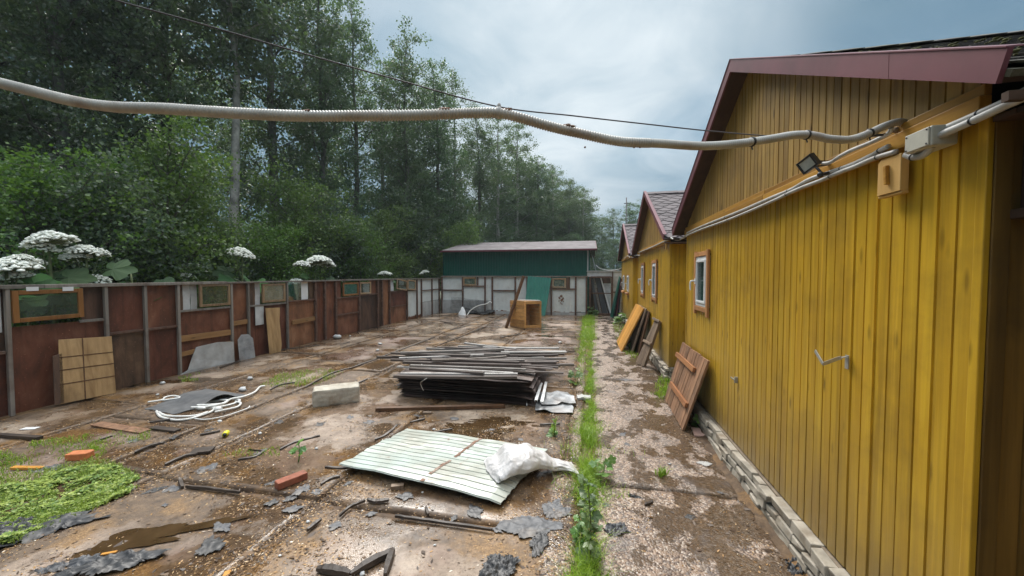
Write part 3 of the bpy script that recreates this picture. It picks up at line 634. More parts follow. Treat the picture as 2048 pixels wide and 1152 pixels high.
def house(label, y0, y1, wins, seams=(), moss=False, pitch=0.0695, endwin=False, seed=1):
    rng = random.Random(seed); ym = (y0+y1)/2; XB = XF+4.2
    ROV = 0.21; XFR = 1.06; ZR, ZE = 3.225, 2.145; sl = (ZR-ZE)/(ym-y0+ROV)
    zroof = lambda y: ZR-abs(y-ym)*sl; FU = 0.045; zfas = lambda y: zroof(y)+FU
    h = thing('house', label, 'house', (XF, ym, 0), group='yellow plank houses in a row')
    holes = [(y-w_/2+0.02, y+w_/2-0.02, z-h_/2+0.02, z+h_/2-0.02) for (y, z, w_, h_, *_r) in wins]
    fb = MB(); fb.box2((XF-0.012, y0+0.015, -0.06), (XB, y1-0.015, 0.192)); fnd = fb.build('foundation', M['mortar'], h)
    fb = MB()
    for k in range(3): brick_course(fb, y0-0.02+0.05*(k % 2), y1+0.02, 0.0+k*0.066, 0.066, XF-0.065, rng)
    for k in range(3): brick_course(fb, XF+0.006, XB, 0.0+k*0.066, 0.066, y0-0.04, rng, 'x')
    fb.build('brick_course', M['brickwhite'], fnd, bevel=0.006)
    wb = MB(); wb2 = MB()
    boards(wb, y0+0.02, y1-0.02, pitch, 2.10, 0.205, rng, 'y', XF, -1, holes, seams)
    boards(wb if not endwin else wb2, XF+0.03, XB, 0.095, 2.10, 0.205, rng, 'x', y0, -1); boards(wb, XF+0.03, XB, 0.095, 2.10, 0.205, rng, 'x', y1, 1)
    boards(wb, y0, y1, 0.12, lambda y: zroof(y)-0.06, 0.205, rng, 'y', XB, 1)
    wall = wb.build('wall', M['yellow'], h)
    if endwin: wb2.build('end_wall', M['endwall'], h)['label'] = 'end wall with shade painted into its boards'
    cb = MB()
    for (y, o) in ((y0, -1), (y1, 1)):
        cb = MB(); cb.rn = rng.random(); cb.box2((XF-0.006, y+o*0.006, 0.20), (XF+0.012, y-o*0.026, 2.095)); cb.build('corner_board', M['yellow'], h, bevel=0.003)
        cb = MB(); cb.rn = rng.random(); cb.box2((XF+0.0135, y+o*0.009, 0.20), (XF+0.060, y-o*0.012, 2.095)); cb.build('corner_board', M['endwall' if endwin and o < 0 else 'yellow'], h, bevel=0.003)  # near corner takes the shade-darkened copy as well
    ib = MB(); ib.box2((XF+0.03, y0+0.03, 0.19), (XB-0.03, y1-0.03, 2.12)); ib.build('dark_room_box', M['room'], h)  # near-black fill: the unlit room's darkness is put into its colour
    gb = MB(); boards(gb, y0+0.02, y1-0.02, 0.062, lambda y: zroof(y)-0.045, 2.145, rng, 'y', XF-0.006, -1)
    gab = gb.build('gable', M['gable'], h)
    bb = MB()
    for ya, yb, zo in ((y0-0.01, ym-0.35, 0.0), (ym-0.347, y1+0.01, 0.004)):
        bb.rn = rng.random(); bb.box2((XF-0.034, ya, 2.085+zo), (XF-0.002, yb, 2.150+zo))
        bb.rn = rng.random(); bb.box2((XF-0.022, ya, 2.1505+zo), (XF-0.002, yb, 2.185+zo))
    bb.build('belt_board', M['belt'], gab, bevel=0.003)
    # roof: deck and hexagonal shingles; fascia and soffit hang on it
    rb = MB()
    for sg in (-1, 1):
        ye = ym+sg*(ym-y0+ROV)
        A = [Vector((XFR+0.012, ym, ZR-0.012)), Vector((XB+0.15, ym, ZR-0.012)), Vector((XB+0.15, ye, ZE-0.012)), Vector((XFR+0.012, ye, ZE-0.012))]
        up = Vector((0, sg*sl, 1)).normalized(); dwn = (A[3]-A[0]).normalized(); Ls = (A[3]-A[0]).length
        rb.rn = 0.3; rb.hexa([a-up*0.018 for a in A]+A)
        tw, ex = 0.23, 0.135; rows = int(Ls/ex)
        for r_ in range(rows+1):
            t0 = Ls-(r_+1)*ex-ex*0.55
            for s_ in range(-1, int((XB+0.15-XFR)/tw)+2):
                x0 = XFR+0.0+s_*tw+(tw/2 if r_ % 2 else 0); x1 = x0+tw-0.008
                x0c, x1c = max(x0, XFR+0.014), min(x1, XB+0.16)
                if x1c-x0c < 0.03: continue
                l0, l1, l2 = t0, t0+ex*0.95, t0+ex*1.55
                if sg < 0 or True:
                    pts = [(x0c, l0), (x1c, l0), (x1c, l1), (min(x1c, x1-tw*0.26), l2), (max(x0c, x0+tw*0.26), l2), (x0c, l1)]
                rb.rn = rng.random(); e = rng.uniform(0.0, 0.004)
                tp = [A[0]*1 + dwn*max(0.0, min(q[1], Ls+0.02)) + Vector((q[0]-A[0].x, 0, 0)) + up*(0.006+(q[1]-t0)*0.055+e) for q in pts]
                if sg > 0: tp = tp[::-1]
                rb.poly(tp, up, 0.006)
    rb.rn = 0.4
    for x in np.arange(XFR+0.014, XB+0.1, 0.2):
        rb.rn = rng.random(); e = rng.uniform(0, .006)
        for sg in (-1, 1):
            q = [Vector((x, ym, ZR+0.024+e)), Vector((x+0.21, ym, ZR+0.03+e)), Vector((x+0.21, ym+sg*0.12, ZR+0.03+e-0.12*sl)), Vector((x, ym+sg*0.12, ZR+0.024+e-0.12*sl))]
            rb.slab(q if sg > 0 else [q[1], q[0], q[3], q[2]], 0.005)
    roof = rb.build('roof', M['shinglemoss' if moss else 'shingle'], h)
    for sg in (-1, 1):                                # maroon fascia boards on the rake, then along the eave
        ye = ym+sg*(ym-y0+ROV); fb = MB(); fh = 0.095
        cuts = [0, 0.12, 0.30, 0.52, 0.80, 1.0] if sg < 0 else [0, 0.5, 1.0]
        for ca, cb_ in zip(cuts[:-1], cuts[1:]):
            ya, yb = ym+(ye-ym)*ca, ym+(ye-ym)*cb_; za, zb = zfas(ya), zfas(yb); th = rng.uniform(0, 0.002)
            fb.rn = rng.random(); sh = 0.028*sg
            lo_b = yb+(0.0 if cb_ < 1 else -sh)
            P_ = [(ya, za-fh), (lo_b, zfas(lo_b)-fh), (yb, zb), (ya, za)]
            v0 = [Vector((XFR-th, y, z)) for y, z in P_]; v1 = [Vector((XFR+0.012, y, z)) for y, z in P_]
            fb.add(v0+v1, [(0, 1, 2, 3) if sg < 0 else (3, 2, 1, 0), (7, 6, 5, 4) if sg < 0 else (4, 5, 6, 7), (0, 3, 7, 4), (1, 5, 6, 2), (0, 4, 5, 1), (3, 2, 6, 7)])
            n_ = Vector((0, -sg*sl, -1)).normalized()
        q = [(ym, ZR), (ye, ZE)]
        a0, a1 = Vector((XFR-0.006, ym, ZR+FU)), Vector((XFR-0.006, ye, ZE+FU))
        fb.hexa([a0, a0+Vector((0.05, 0, 0)), a1+Vector((0.05, 0, 0)), a1]+[p_+Vector((0, 0, 0.004)) for p_ in (a0, a0+Vector((0.05, 0, 0)), a1+Vector((0.05, 0, 0)), a1)])
        fb.build('fascia', M['maroon'], roof)
        sb = MB()
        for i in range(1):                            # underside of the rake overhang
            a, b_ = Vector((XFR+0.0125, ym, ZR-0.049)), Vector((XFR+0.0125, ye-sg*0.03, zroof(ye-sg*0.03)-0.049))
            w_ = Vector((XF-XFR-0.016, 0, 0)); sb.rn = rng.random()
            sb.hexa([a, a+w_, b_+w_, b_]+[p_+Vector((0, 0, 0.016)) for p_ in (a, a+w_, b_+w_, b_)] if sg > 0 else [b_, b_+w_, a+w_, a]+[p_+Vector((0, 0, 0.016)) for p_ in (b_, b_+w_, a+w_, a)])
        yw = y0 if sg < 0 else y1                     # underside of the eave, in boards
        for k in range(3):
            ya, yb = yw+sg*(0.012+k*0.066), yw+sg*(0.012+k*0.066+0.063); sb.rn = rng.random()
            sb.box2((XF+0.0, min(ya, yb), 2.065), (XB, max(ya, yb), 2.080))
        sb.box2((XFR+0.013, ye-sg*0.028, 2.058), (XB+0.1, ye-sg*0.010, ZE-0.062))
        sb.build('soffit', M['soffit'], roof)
    if moss:
        mb = MB()
        for k in range(420):
            t_ = 0.25+0.75*rng.random()**0.8; x = XFR+0.02+rng.random()**2*2.6; y = ym-t_*(ym-y0+ROV-0.05)
            s_ = rng.uniform(0.005, 0.014)
            mb.ball((x, y, zroof(y)+0.016), (s_, s_*rng.uniform(0.8, 1.6), s_*rng.uniform(0.3, 0.6)), 6, 4, 0.3, rng)
        tag(mb.build('moss', plain_moss, roof), kind='stuff')
    for i, wd in enumerate(wins): window(h, *wd[:5], handle=wd[5] if len(wd) > 5 else True)
    if endwin:
        eb = MB(); x0, x1, z0, z1 = XF+0.085, XF+0.62, 1.80, 2.055; yy = y0
        for bx in (((x0, z0), (x0+0.05, z1)), ((x1-0.05, z0), (x1, z1)), ((x0+0.05, z1-0.05), (x1-0.05, z1)), ((x0+.05, z0), (x1-.05, z0+0.05))):
            eb.box2((bx[0][0], yy-0.035, bx[0][1]), (bx[1][0], yy-0.001, bx[1][1]))
        eb.box2((x0-0.03, yy-0.07, z0-0.03), (x1+0.03, yy-0.001, z0-0.001))
        ew = eb.build('window', M['soffit'], h, bevel=0.003)
        pb = MB(); pb.box2((x0+0.05, yy-0.012, z0+0.05), (x1-0.05, yy-0.004, z1-0.05)); pb.build('pane', M['glass'], ew)
    return h
plain_moss = plain('olive_moss', (0.075, 0.078, 0.022), 0.9, 0, 0.5, 30, 0.6, (0.06, 0.05, 0.02), 0.5)
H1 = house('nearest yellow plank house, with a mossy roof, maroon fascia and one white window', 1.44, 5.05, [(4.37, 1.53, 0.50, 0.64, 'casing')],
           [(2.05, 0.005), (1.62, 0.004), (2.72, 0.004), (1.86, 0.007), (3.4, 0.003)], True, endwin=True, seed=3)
H2 = house('middle yellow plank house, with two white windows in orange casings and a hex shingle roof', 6.03, 9.80, [(7.35, 1.50, 0.50, 0.74, 'casing'), (8.9, 1.50, 0.50, 0.74, 'casing')], seed=5)
H3 = house('farthest yellow plank house, next to the grey gate and the green leaning sheets', 10.92, 14.55, [(12.2, 1.33, 0.50, 0.56, 'sill'), (13.65, 1.33, 0.50, 0.56, 'sill')], seed=8)
H0 = house('unseen yellow plank house added beside the camera to shade the gap to the mossy roofed house', -2.67, 0.95, [], seed=11)  # out of view, added to darken the gap and the nearest end wall

# ------------------------------------------------------------------ things on the front of the houses
def zx6(x, y): return (1400+0.434*x, 60+0.434*y)
def conduit(label, pts, r, X=1.155, extra=(), group=None, mat='conduit', name='cable_conduit', clips=True):
    P = [PX(*p, X) for p in pts]+[Vector(e) for e in extra]
    sp = smooth_path(P, 6); o_ = MB(); o_.tube(sp, r, 10)
    root = o_.build(name, M[mat]); tag(root, label, 'conduit', group)
    if clips:
        for k in range(5, len(sp)-2, max(9, len(sp)//4)):
            c = MB(); t = (sp[k+1]-sp[k-1]).normalized(); c.tube([sp[k]-t*0.0025, sp[k]+t*0.0025], r*1.16, 10); c.build('clip', M['black'], root)
    return root
conduit('upper grey conduit clipped under the belt board of the nearest yellow house', [zx6(*p) for p in ((870, 535), (820, 560), (790, 578), (700, 620), (600, 655), (500, 690), (420, 735), (330, 772), (200, 828), (100, 868), (0, 908))]+[(1374, 466)], 0.0095)
conduit('lower grey conduit clipped under the belt board of the nearest yellow house', [zx6(*p) for p in ((905, 560), (800, 592), (720, 627), (640, 657), (560, 692), (480, 722), (410, 752), (340, 786), (220, 838), (110, 882), (0, 921))]+[(1374, 471)], 0.0095, 1.15)
conduit('upper grey conduit leaving the beige junction box to the right', [zx6(*p) for p in ((1040, 492), (1090, 470), (1230, 411), (1410, 330), (1493, 285))], 0.0115, 1.14, [(1.13, 1.0, 2.12), (1.14, 0.45, 2.09)])
conduit('lower grey conduit looping under the beige junction box to the right', [zx6(*p) for p in ((950, 575), (990, 586), (1035, 572), (1070, 530), (1110, 485), (1230, 431), (1410, 347), (1493, 310))], 0.0115, 1.12, [(1.115, 1.0, 2.08), (1.12, 0.45, 2.06)])
conduit('grey conduit running along the front of the middle yellow house', [(1338, 478), (1320, 487), (1300, 496), (1278, 505)], 0.012, 1.15)
conduit('white cable sagging across the gap between the nearest and middle houses', [(1374, 470), (1362, 478), (1350, 479), (1338, 474)], 0.011, 1.16, clips=False)
conduit('white cable looping under the eave of the farthest yellow house', [(1280, 511), (1272, 511), (1262, 516), (1255, 512), (1247, 518)], 0.012, 1.14, clips=False)
conduit('short grey conduit on the belt board, from the floodlight to the house corner', [zx6(*p) for p in ((565, 615), (600, 610), (640, 585), (690, 558), (770, 525), (830, 498), (870, 475), (885, 450))], 0.008, 1.135, clips=False)

def pbox(y0, y1, z0, z1, X0, X1): return (X0, y0, z0), (X1, y1, z1)
b = MB(); b.box2((1.093, 1.492, 2.024), (1.166, 1.594, 2.09)); jb = tag(b.build('junction_box', M['boxgrey'], bevel=0.005), 'beige plastic junction box on the nearest yellow house', 'junction box')
b = MB(); b.box2((1.087, 1.496, 2.027), (1.0928, 1.590, 2.087)); jl = b.build('lid', M['boxgrey'], jb, bevel=0.002)
b = MB()
for y in (1.503, 1.583):
    for z in (2.034, 2.080): b.tube([(1.088, y, z), (1.0855, y, z)], 0.003, 8)
b.build('screw', M['black'], jl)
b = MB()
for (y, z, d) in ((1.597, 2.070, 1), (1.597, 2.042, 1), (1.489, 2.06, -1)): b.tube([(1.13, y-0.004*d, z), (1.13, y+0.012*d, z)], 0.0145, 10)
b.build('gland', M['conduit'], jb)
# number plaque
pc = [PX(*zx6(*p), 1.150) for p in ((828, 600), (930, 570), (918, 745), (808, 765))]
b = MB(); ya = sum(p.y for p in (pc[0], pc[3]))/2; yb = sum(p.y for p in (pc[1], pc[2]))/2
za = (pc[2].z+pc[3].z)/2; zb = (pc[0].z+pc[1].z)/2
b.poly([(1.150, ya, za), (1.150, yb, za), (1.150, yb, zb), (1.150, ya-0.012, zb), (1.150, ya, zb-0.010)][::-1], (-1, 0, 0), 0.028)
b.box2((1.155, min(ya, yb)-0.002, za-0.010), (1.178, max(ya, yb)+0.002, za-0.001))
pq = tag(b.build('number_plaque', M['plaque'], bevel=0.002), 'small wooden plaque with a raised number 1 on the nearest yellow house', 'sign')
ym_ = (ya+yb)/2; zc_ = (za+zb)/2; b = MB(); b.rn = 0.9; b.poly([(1.136, ym_-0.004, zc_+0.040), (1.136, ym_+0.010, zc_+0.038), (1.136, ym_+0.004, zc_-0.036), (1.136, ym_-0.009, zc_-0.036)], (-1, 0, 0), 0.0138); b.build('digit', M['belt'], pq, bevel=0.002)
b = MB(); b.box2((1.150, 6.13, 1.995), (1.176, 6.23, 2.09)); pq2 = tag(b.build('number_plaque', M['plaque'], bevel=0.002), 'small wooden plaque with a raised number 2 on the middle yellow house', 'sign')
b = MB(); q = lambda y, z: Vector((1.144, 6.18-y, 2.042+z))
pts2 = [(-0.017, 0.016), (-0.012, 0.028), (0.0, 0.032), (0.013, 0.026), (0.014, 0.012), (0.004, -0.006), (-0.017, -0.03), (0.017, -0.03)]
for p0, p1 in zip(pts2[:-1], pts2[1:]): b.bar(q(*p0), q(*p1), 0.008, 0.008, Vector((1, 0, 0)))
b.build('digit', M['darkwood'], pq2)
# floodlight
fc = PX(1618, 327, 1.085); fl = thing('floodlight', 'small black floodlight with a motion sensor on the belt board', 'floodlight', fc)
rot = Vector((-0.78, -0.42, -0.30)).normalized().to_track_quat('-X', 'Z').to_matrix() @ Matrix.Rotation(R(-24), 3, 'X') @ Matrix.Scale(1.08, 3)
b = MB(); b.box((0, 0, 0), (0.022, 0.078, 0.062)); 
for y in (-0.035, 0.035): b.box((-0.014, y, 0), (0.008, 0.008, 0.062))
for z in (-0.027, 0.027): b.box((-0.0135, 0, z), (0.007, 0.062, 0.008))
for k in range(5): b.box((0.015, -0.028+k*0.014, 0), (0.012, 0.003, 0.05))
b.v = [tuple(rot @ Vector(v)) for v in b.v]; b.build('housing', M['black'], fl, local=True, bevel=0.002)
b = MB(); b.box((-0.0115, 0, 0), (0.002, 0.06, 0.045)); b.v = [tuple(rot @ Vector(v)) for v in b.v]; b.build('lens', M['lens'], fl, local=True)
b = MB(); sp_ = PX(1641, 349, 1.10)-fc; b.ball(sp_, 0.0145, 10, 7); b.tube([sp_, sp_+Vector((0.035, 0, 0.006))], 0.008, 8); b.tube([sp_+Vector((0, 0, 0.012)), Vector((0.012, -0.018, -0.01))], 0.006, 8); b.build('sensor', M['black'], fl, local=True)
b = MB(); b.bar((0.012, 0.0, -0.02), (0.09, -0.012, -0.012), 0.012, 0.006); b.bar((0.012, -0.01, 0.01), (0.09, -0.015, 0.0), 0.012, 0.004); b.build('bracket', M['black'], fl, local=True)
# bracket and small latch on the wall
b = MB(); A = [PX(1691, 724, 1.185), PX(1683, 715, 1.165), PX(1676, 717, 1.15), PX(1646, 728, 1.06), PX(1630, 701, 1.06)]
b.box(A[0]+Vector((0.006, 0, 0)), (0.006, 0.022, 0.065))
for p0, p1 in zip(A[1:-1], A[2:]): b.bar(p0, p1, 0.004, 0.016, Vector((0, 0.3, 1)))
b.bar(A[0]+Vector((0, 0, 0.024)), A[1], 0.014, 0.004)
tag(b.build('wall_hook', M['steel'], bevel=0.001), 'bent galvanised steel bracket sticking out of the nearest yellow house', 'bracket')
b = MB(); A = PX(1472, 760, 1.19); b.box(A, (0.025, 0.012, 0.05)); b.bar(A+Vector((-0.012, 0, 0)), A+Vector((-0.03, 0.03, 0.015)), 0.01, 0.008)
tag(b.build('wall_latch', M['steel'], bevel=0.001), 'tiny steel latch low on the nearest yellow house near its window', 'latch')
# ------------------------------------------------------------------ patchwork fence on the far side of the yard
FA, FB = Vector((-6.63, -3.2)), Vector((-6.29, 15.12))
def fx(y): return FA.x+(FB.x-FA.x)*(y-FA.y)/(FB.y-FA.y)
def fp(px, py):
    d = ray(px, py); m = (FB.x-FA.x)/(FB.y-FA.y)
    t = (FA.x-m*FA.y)/(d.x-m*d.y); return EYEP+d*t
def FY(px): return fp(px, 600).y
def FZ(px, py): return fp(px, py).z
def fbox(mb, ya, yb, za, zb, d0, d1, tilt=0.0):
    """box on the fence line, d = how far it stands out towards the yard"""
    p = []
    for z, k in ((za, 0), (zb, 1)):
        for (y, d) in ((ya, d0), (yb, d0), (yb, d1), (ya, d1)):
            p.append(Vector((fx(y)+d, y, z+tilt*(y-(ya+yb)/2))))
    mb.hexa(p)
def corr_f(mb, ya, yb, za, zb, d, amp=0.006, pitch=0.05, rag=0.0, rng=None):
    n = max(2, int((yb-ya)/pitch)); vs = []; k = 0
    prof = [(0, 0), (0.4, 0), (0.5, 1), (0.9, 1)]
    qs = [(ya+(yb-ya)*(i+f)/n, a) for i in range(n) for f, a in prof]+[(yb, 0)]
    for y, a in qs: vs.append((fx(y)+d+amp*a, y, za+(rng.uniform(0, rag) if rng else 0)))
    for y, a in qs: vs.append((fx(y)+d+amp*a, y, zb))
    m = len(qs); mb.add(vs, [(i, i+1, m+i+1, m+i) for i in range(m-1)])
    mb.add([(v[0]-0.003, v[1], v[2]) for v in vs], [(m+i, m+i+1, i+1, i) for i in range(m-1)])
def fence_window(root, ya, yb, za, zb, fmat, gmat, d=0.02, tilt=0.0, fw=0.045):
    f = MB(); f.rn = rg.random()
    fbox(f, ya, ya+fw, za, zb, d, d+0.035, 0); fbox(f, yb-fw, yb, za, zb, d, d+0.035, 0)
    f.rn = rg.random(); fbox(f, ya+fw, yb-fw, za, za+fw, d+0.001, d+0.034, 0); fbox(f, ya+fw, yb-fw, zb-fw, zb, d+0.001, d+0.034, 0)
    if tilt:
        c = Vector((fx((ya+yb)/2)+d, (ya+yb)/2, (za+zb)/2)); rm = Matrix.Rotation(tilt, 3, 'X')
        f.v = [tuple(c+rm @ (Vector(v)-c)) for v in f.v]
    o = f.build('window', fmat, root, bevel=0.004)
    g_ = MB(); fbox(g_, ya+fw-.005, yb-fw+.005, za+fw-.005, zb-fw+.005, d+0.012, d+0.017)
    if tilt: g_.v = [tuple(c+rm @ (Vector(v)-c)) for v in g_.v]
    g_.build('pane', gmat, o); return o

fen = thing('fence', 'long patchwork fence of rust brown sheets along the side of the yard under the trees', 'fence', (fx(6), 6, 0))
ZT = 1.47
posts = [10, 208, 287, 353, 460, 494, 572, 629, 648, 670, 717, 754, 763, 778, 813, 833, 842, 863]
yp = [-2.9, -1.9, -1.0, -0.1, 0.75, 1.55, 2.3]+[FY(p) for p in posts]+[15.06]
for i, y in enumerate(yp):
    m_ = MB(); m_.rn = rg.random(); w_ = 0.018 if y < 7.5 else 0.026
    fbox(m_, y-w_, y+w_, -0.02, ZT-0.03, 0.004, 0.05); m_.build('post', M['postgrey'] if y < 7.5 else M['postrust'], fen, bevel=0.003)
m_ = MB()
for a, b_ in ((-3.0, 3.3), (3.302, 5.6), (5.602, 8.8), (8.802, 12.0), (12.002, 15.1)):
    m_.rn = rg.random(); fbox(m_, a, b_, ZT-0.028, ZT+0.006+rg.uniform(-.006, .01), -0.02, 0.062)
m_.build('top_rail', M['postgrey'], fen, bevel=0.003)
def panel(ya, yb, za, zb, mat, d=-0.016, ribs=False, name='panel'):
    m_ = MB(); m_.rn = rg.random()
    if ribs: corr_f(m_, ya, yb, za, zb, d)
    else:
        n = 6; sd = rg.uniform(0, 99)                  # sheets bulge a little
        def P(u, v, dd):
            y = ya+(yb-ya)*u; e = 0.010*fbm(u*1.7+sd, v*1.7, sd)
            return Vector((fx(y)+d+e+dd, y, za+(zb-za)*v))
        m_.grid(lambda u, v: P(u, v, 0.004), n, n, True, Vector((-0.006, 0, 0)))
    return m_.build(name, mat, fen)
def rail(ya, yb, z, mat, h=0.035, tilt=0.0, name='rail', d0=0.004, d1=0.034):
    m_ = MB(); m_.rn = rg.random(); fbox(m_, ya+0.024, yb-0.024, z-h/2, z+h/2, d0, d1, tilt); return m_.build(name, mat, fen, bevel=0.003)
def P2(a, b_): return FY(posts[a]), FY(posts[b_])
ZB = -0.01; ZU = ZT-0.03
for a, b_ in zip(yp[:7], yp[1:8]):                     # bays beside the camera
    panel(a, b_, ZB, 0.72, M['rust']); panel(a, b_, 0.73, ZU, M['rustdark']); rail(a, b_, 0.72, M['postrust'])
m_ = MB(); fbox(m_, 2.75, 2.98, 0.95, 1.40, 0.001, 0.006); m_.build('patch', M['asbpale'], fen)
# bay with the big orange window
ya, yb = P2(0, 1); zr = FZ(190, 640); panel(ya, yb, ZB, zr, M['rust']); panel(FY(162), yb, zr+.005, ZU, M['rustdark']); rail(FY(150), yb, zr, M['postgrey'])
fence_window(fen, FY(17), FY(160), FZ(90, 640), FZ(90, 579), M['frameorange'], M['glassold'], 0.03, R(0.6), 0.05)
m_ = MB()
for px in (45, 118): fbox(m_, FY(px), FY(px)+.1, FZ(px, 582), FZ(px, 574), 0.066, 0.07)
m_.build('hinge', M['pvc'], fen)
ya, yb = P2(1, 2); zr = FZ(247, 664); panel(ya, yb, ZB, zr, M['rustdark']); panel(ya, yb, zr+.005, ZU, M['rust']); rail(ya, yb, zr, M['postrust'])
ya, yb = P2(2, 3); zr = FZ(320, 656); panel(ya, yb, ZB, zr, M['rust']); panel(ya, yb, zr+.005, ZU, M['rust']); rail(ya, yb, zr, M['postrust'])
ya, yb = P2(3, 4); zr = FZ(400, 619); panel(ya, yb, ZB, zr, M['rust']); panel(ya, FY(367), zr+.005, ZU, M['rustdark']); panel(FY(367), FY(381), zr+.005, ZU, M['asbpale']); panel(FY(382), FY(395), zr+.005, ZU, M['asb']); rail(ya, yb, zr, M['postgrey'])
fence_window(fen, FY(396), FY(457), FZ(425, 612), FZ(425, 568), M['frameold'], M['glassold'], 0.012, 0, 0.04)
rail(ya, yb, FZ(410, 671), M['plank'], 0.10, -0.02, 'board', 0.01, 0.03); rail(ya, yb, FZ(410, 697), M['plank'], 0.075, 0.05, 'board', 0.012, 0.03)
m_ = MB(); pts = [(353, 757), (462, 728), (462, 683), (432, 684), (388, 694), (379, 716), (368, 740)]
q = [fp(*p) for p in pts]; m_.poly([Vector((fx(p.y)+0.055+(0.03 if p.z < 0.15 else 0.0), p.y, max(p.z, 0.0))) for p in q], (1, 0, 0), 0.012); m_.build('cement_sheet', M['asb'], fen)
ya, yb = P2(4, 5); panel(ya, yb, ZB, ZU, M['rust']); rail(ya, yb, FZ(478, 645), M['plank'], 0.085, 0.02, 'board', 0.01, 0.03)
ya, yb = P2(5, 6); zr = FZ(535, 609); panel(ya, yb, ZB, zr, M['rust']); panel(ya, FY(511), zr+.005, ZU, M['rustdark']); panel(FY(511), FY(521), zr+.005, ZU, M['asbpale']); rail(ya, yb, zr, M['postgrey'])
fence_window(fen, FY(522), FY(568), FZ(545, 604), FZ(545, 567), M['frameold'], M['glassfrost'], 0.012, 0, 0.045)
panel(FY(508), FY(525), FZ(515, 650), FZ(515, 611), M['asbpale'], 0.02, name='patch')
ya, yb = P2(6, 7); zr = FZ(600, 601); panel(ya, yb, ZB, zr, M['rust']); panel(FY(604), FY(617), zr+.005, ZU, M['pvc']); panel(FY(618), yb, zr+.005, ZU, M['rustdark']); rail(ya, yb, zr, M['postrust'])
m_ = MB(); fbox(m_, ya+.03, FY(603), zr+0.02, ZU, -0.006, -0.002); m_.build('pane', M['glass'], fen)
rail(FY(580), yb, FZ(604, 641), M['plank'], 0.10, 0.03, 'board', 0.01, 0.03)
for a, b_ in ((7, 8), (8, 9)):
    ya, yb = P2(a, b_); panel(ya, yb, ZB, ZU, M['rust'], ribs=True)
ya, yb = P2(9, 10); zr = FZ(690, 595); zm = FZ(690, 628); panel(ya, yb, ZB, zm, M['rust']); panel(ya, yb, zm+.003, zr, M['rust']); panel(ya, FY(683), zr+.005, ZU, M['rust']); rail(ya, yb, zr, M['postrust']); rail(ya, yb, zm, M['postrust'])
fence_window(fen, FY(684), FY(715), FZ(700, 591), FZ(700, 565), M['frameorange'], M['glassold'], 0.012)
ya, yb = P2(10, 11); zr = FZ(735, 589); panel(ya, yb, ZB, zr, M['rustdark']); panel(FY(740), yb, zr+.005, ZU, M['rust']); rail(ya, yb, zr, M['postrust'])
fence_window(fen, FY(718), FY(740), FZ(728, 588), FZ(728, 564), M['frameold'], M['glass'], 0.012)
ya, yb = P2(11, 12); panel(ya, yb, ZB, ZU, M['rustdark']); ya, yb = P2(12, 13); panel(ya, yb, ZB, ZU, M['rust'])
ya, yb = P2(13, 14); zr = FZ(795, 582); zm = FZ(795, 612); panel(ya, yb, ZB, zm, M['rust']); panel(ya, yb, zm+.003, zr, M['rust']); panel(ya, FY(788), zr+.005, ZU, M['asbpale']); rail(ya, yb, zr, M['postrust']); rail(ya, yb, zm, M['postrust'])
fence_window(fen, FY(791), FY(812), FZ(800, 580), FZ(800, 559), M['frameold'], M['glass'], 0.03, R(-7))
ya, yb = P2(14, 15); zr = FZ(822, 581); panel(ya, yb, ZB, zr, M['whitesheet'], ribs=True); rail(ya, yb, zr, M['postrust'])
fence_window(fen, FY(813), FY(829), FZ(820, 580), FZ(820, 560), M['frameold'], M['glassfrost'], 0.03, R(-4))
ya, yb = P2(15, 16); panel(ya, yb, ZB, ZU, M['whitesheet'], ribs=True)
for a, b_ in ((16, 17), (17, None)):
    ya = FY(posts[a]); yb = FY(posts[b_]) if b_ else 15.05
    panel(ya, yb, 0.55, 1.0, M['whitesheet'], ribs=True); panel(ya, yb, 1.01, ZU, M['whitesheet'], ribs=True); rail(ya, yb, 1.0, M['postrust']); panel(ya, yb, ZB, 0.54, M['asb'], 0.0)

# ------------------------------------------------------------------ white fence across the end of the yard
YB = 15.12
bf = thing('fence', 'white corrugated sheet fence with rusty posts in front of the green shed', 'fence', (-3, YB, 0))
def bx(px): return PY(px, 590, YB).x
def bz(py, px=1000): return PY(px, py, YB).z
def bbox(mb, xa, xb, za, zb, d0, d1): mb.box2((xa, YB-d1, za), (xb, YB-d0, zb))
def corr_b(xa, xb, za, zb, mat, d=-0.012, amp=0.007, pitch=0.055, name='panel', parent=None, yy=None):
    m_ = MB(); n = max(2, int((xb-xa)/pitch)); prof = [(0, 0), (0.5, 0), (0.6, 1), (0.9, 1)]; y0 = (YB if yy is None else yy)-d
    qs = [(xa+(xb-xa)*(i+f)/n, a) for i in range(n) for f, a in prof]+[(xb, 0)]; k = len(qs)
    vs = [(x, y0-amp*a, za) for x, a in qs]+[(x, y0-amp*a, zb) for x, a in qs]
    m_.rn = rg.random(); m_.add(vs, [(i, i+1, k+i+1, k+i) for i in range(k-1)]); m_.add([(v[0], v[1]+0.003, v[2]) for v in vs], [(k+i, k+i+1, i+1, i) for i in range(k-1)])
    return m_.build(name, mat, parent or bf)
bposts = [884.5, 926, 970.5, 985, 1031, 1054.5, 1103, 1151.5, 1173]
ZTB = bz(553)
for p in bposts:
    m_ = MB(); m_.rn = rg.random(); bbox(m_, bx(p)-0.035, bx(p)+0.03, -0.02, ZTB-0.02, 0.0, 0.05); m_.build('post', M['postrust'], bf, bevel=0.004)
m_ = MB(); bbox(m_, bx(884.5), bx(1000), ZTB-0.02, ZTB+0.03, -0.01, 0.06); bbox(m_, bx(1000)+.002, bx(1176), ZTB-0.025, ZTB+0.025, -0.01, 0.058); m_.build('top_rail', M['postgrey'], bf, bevel=0.004)
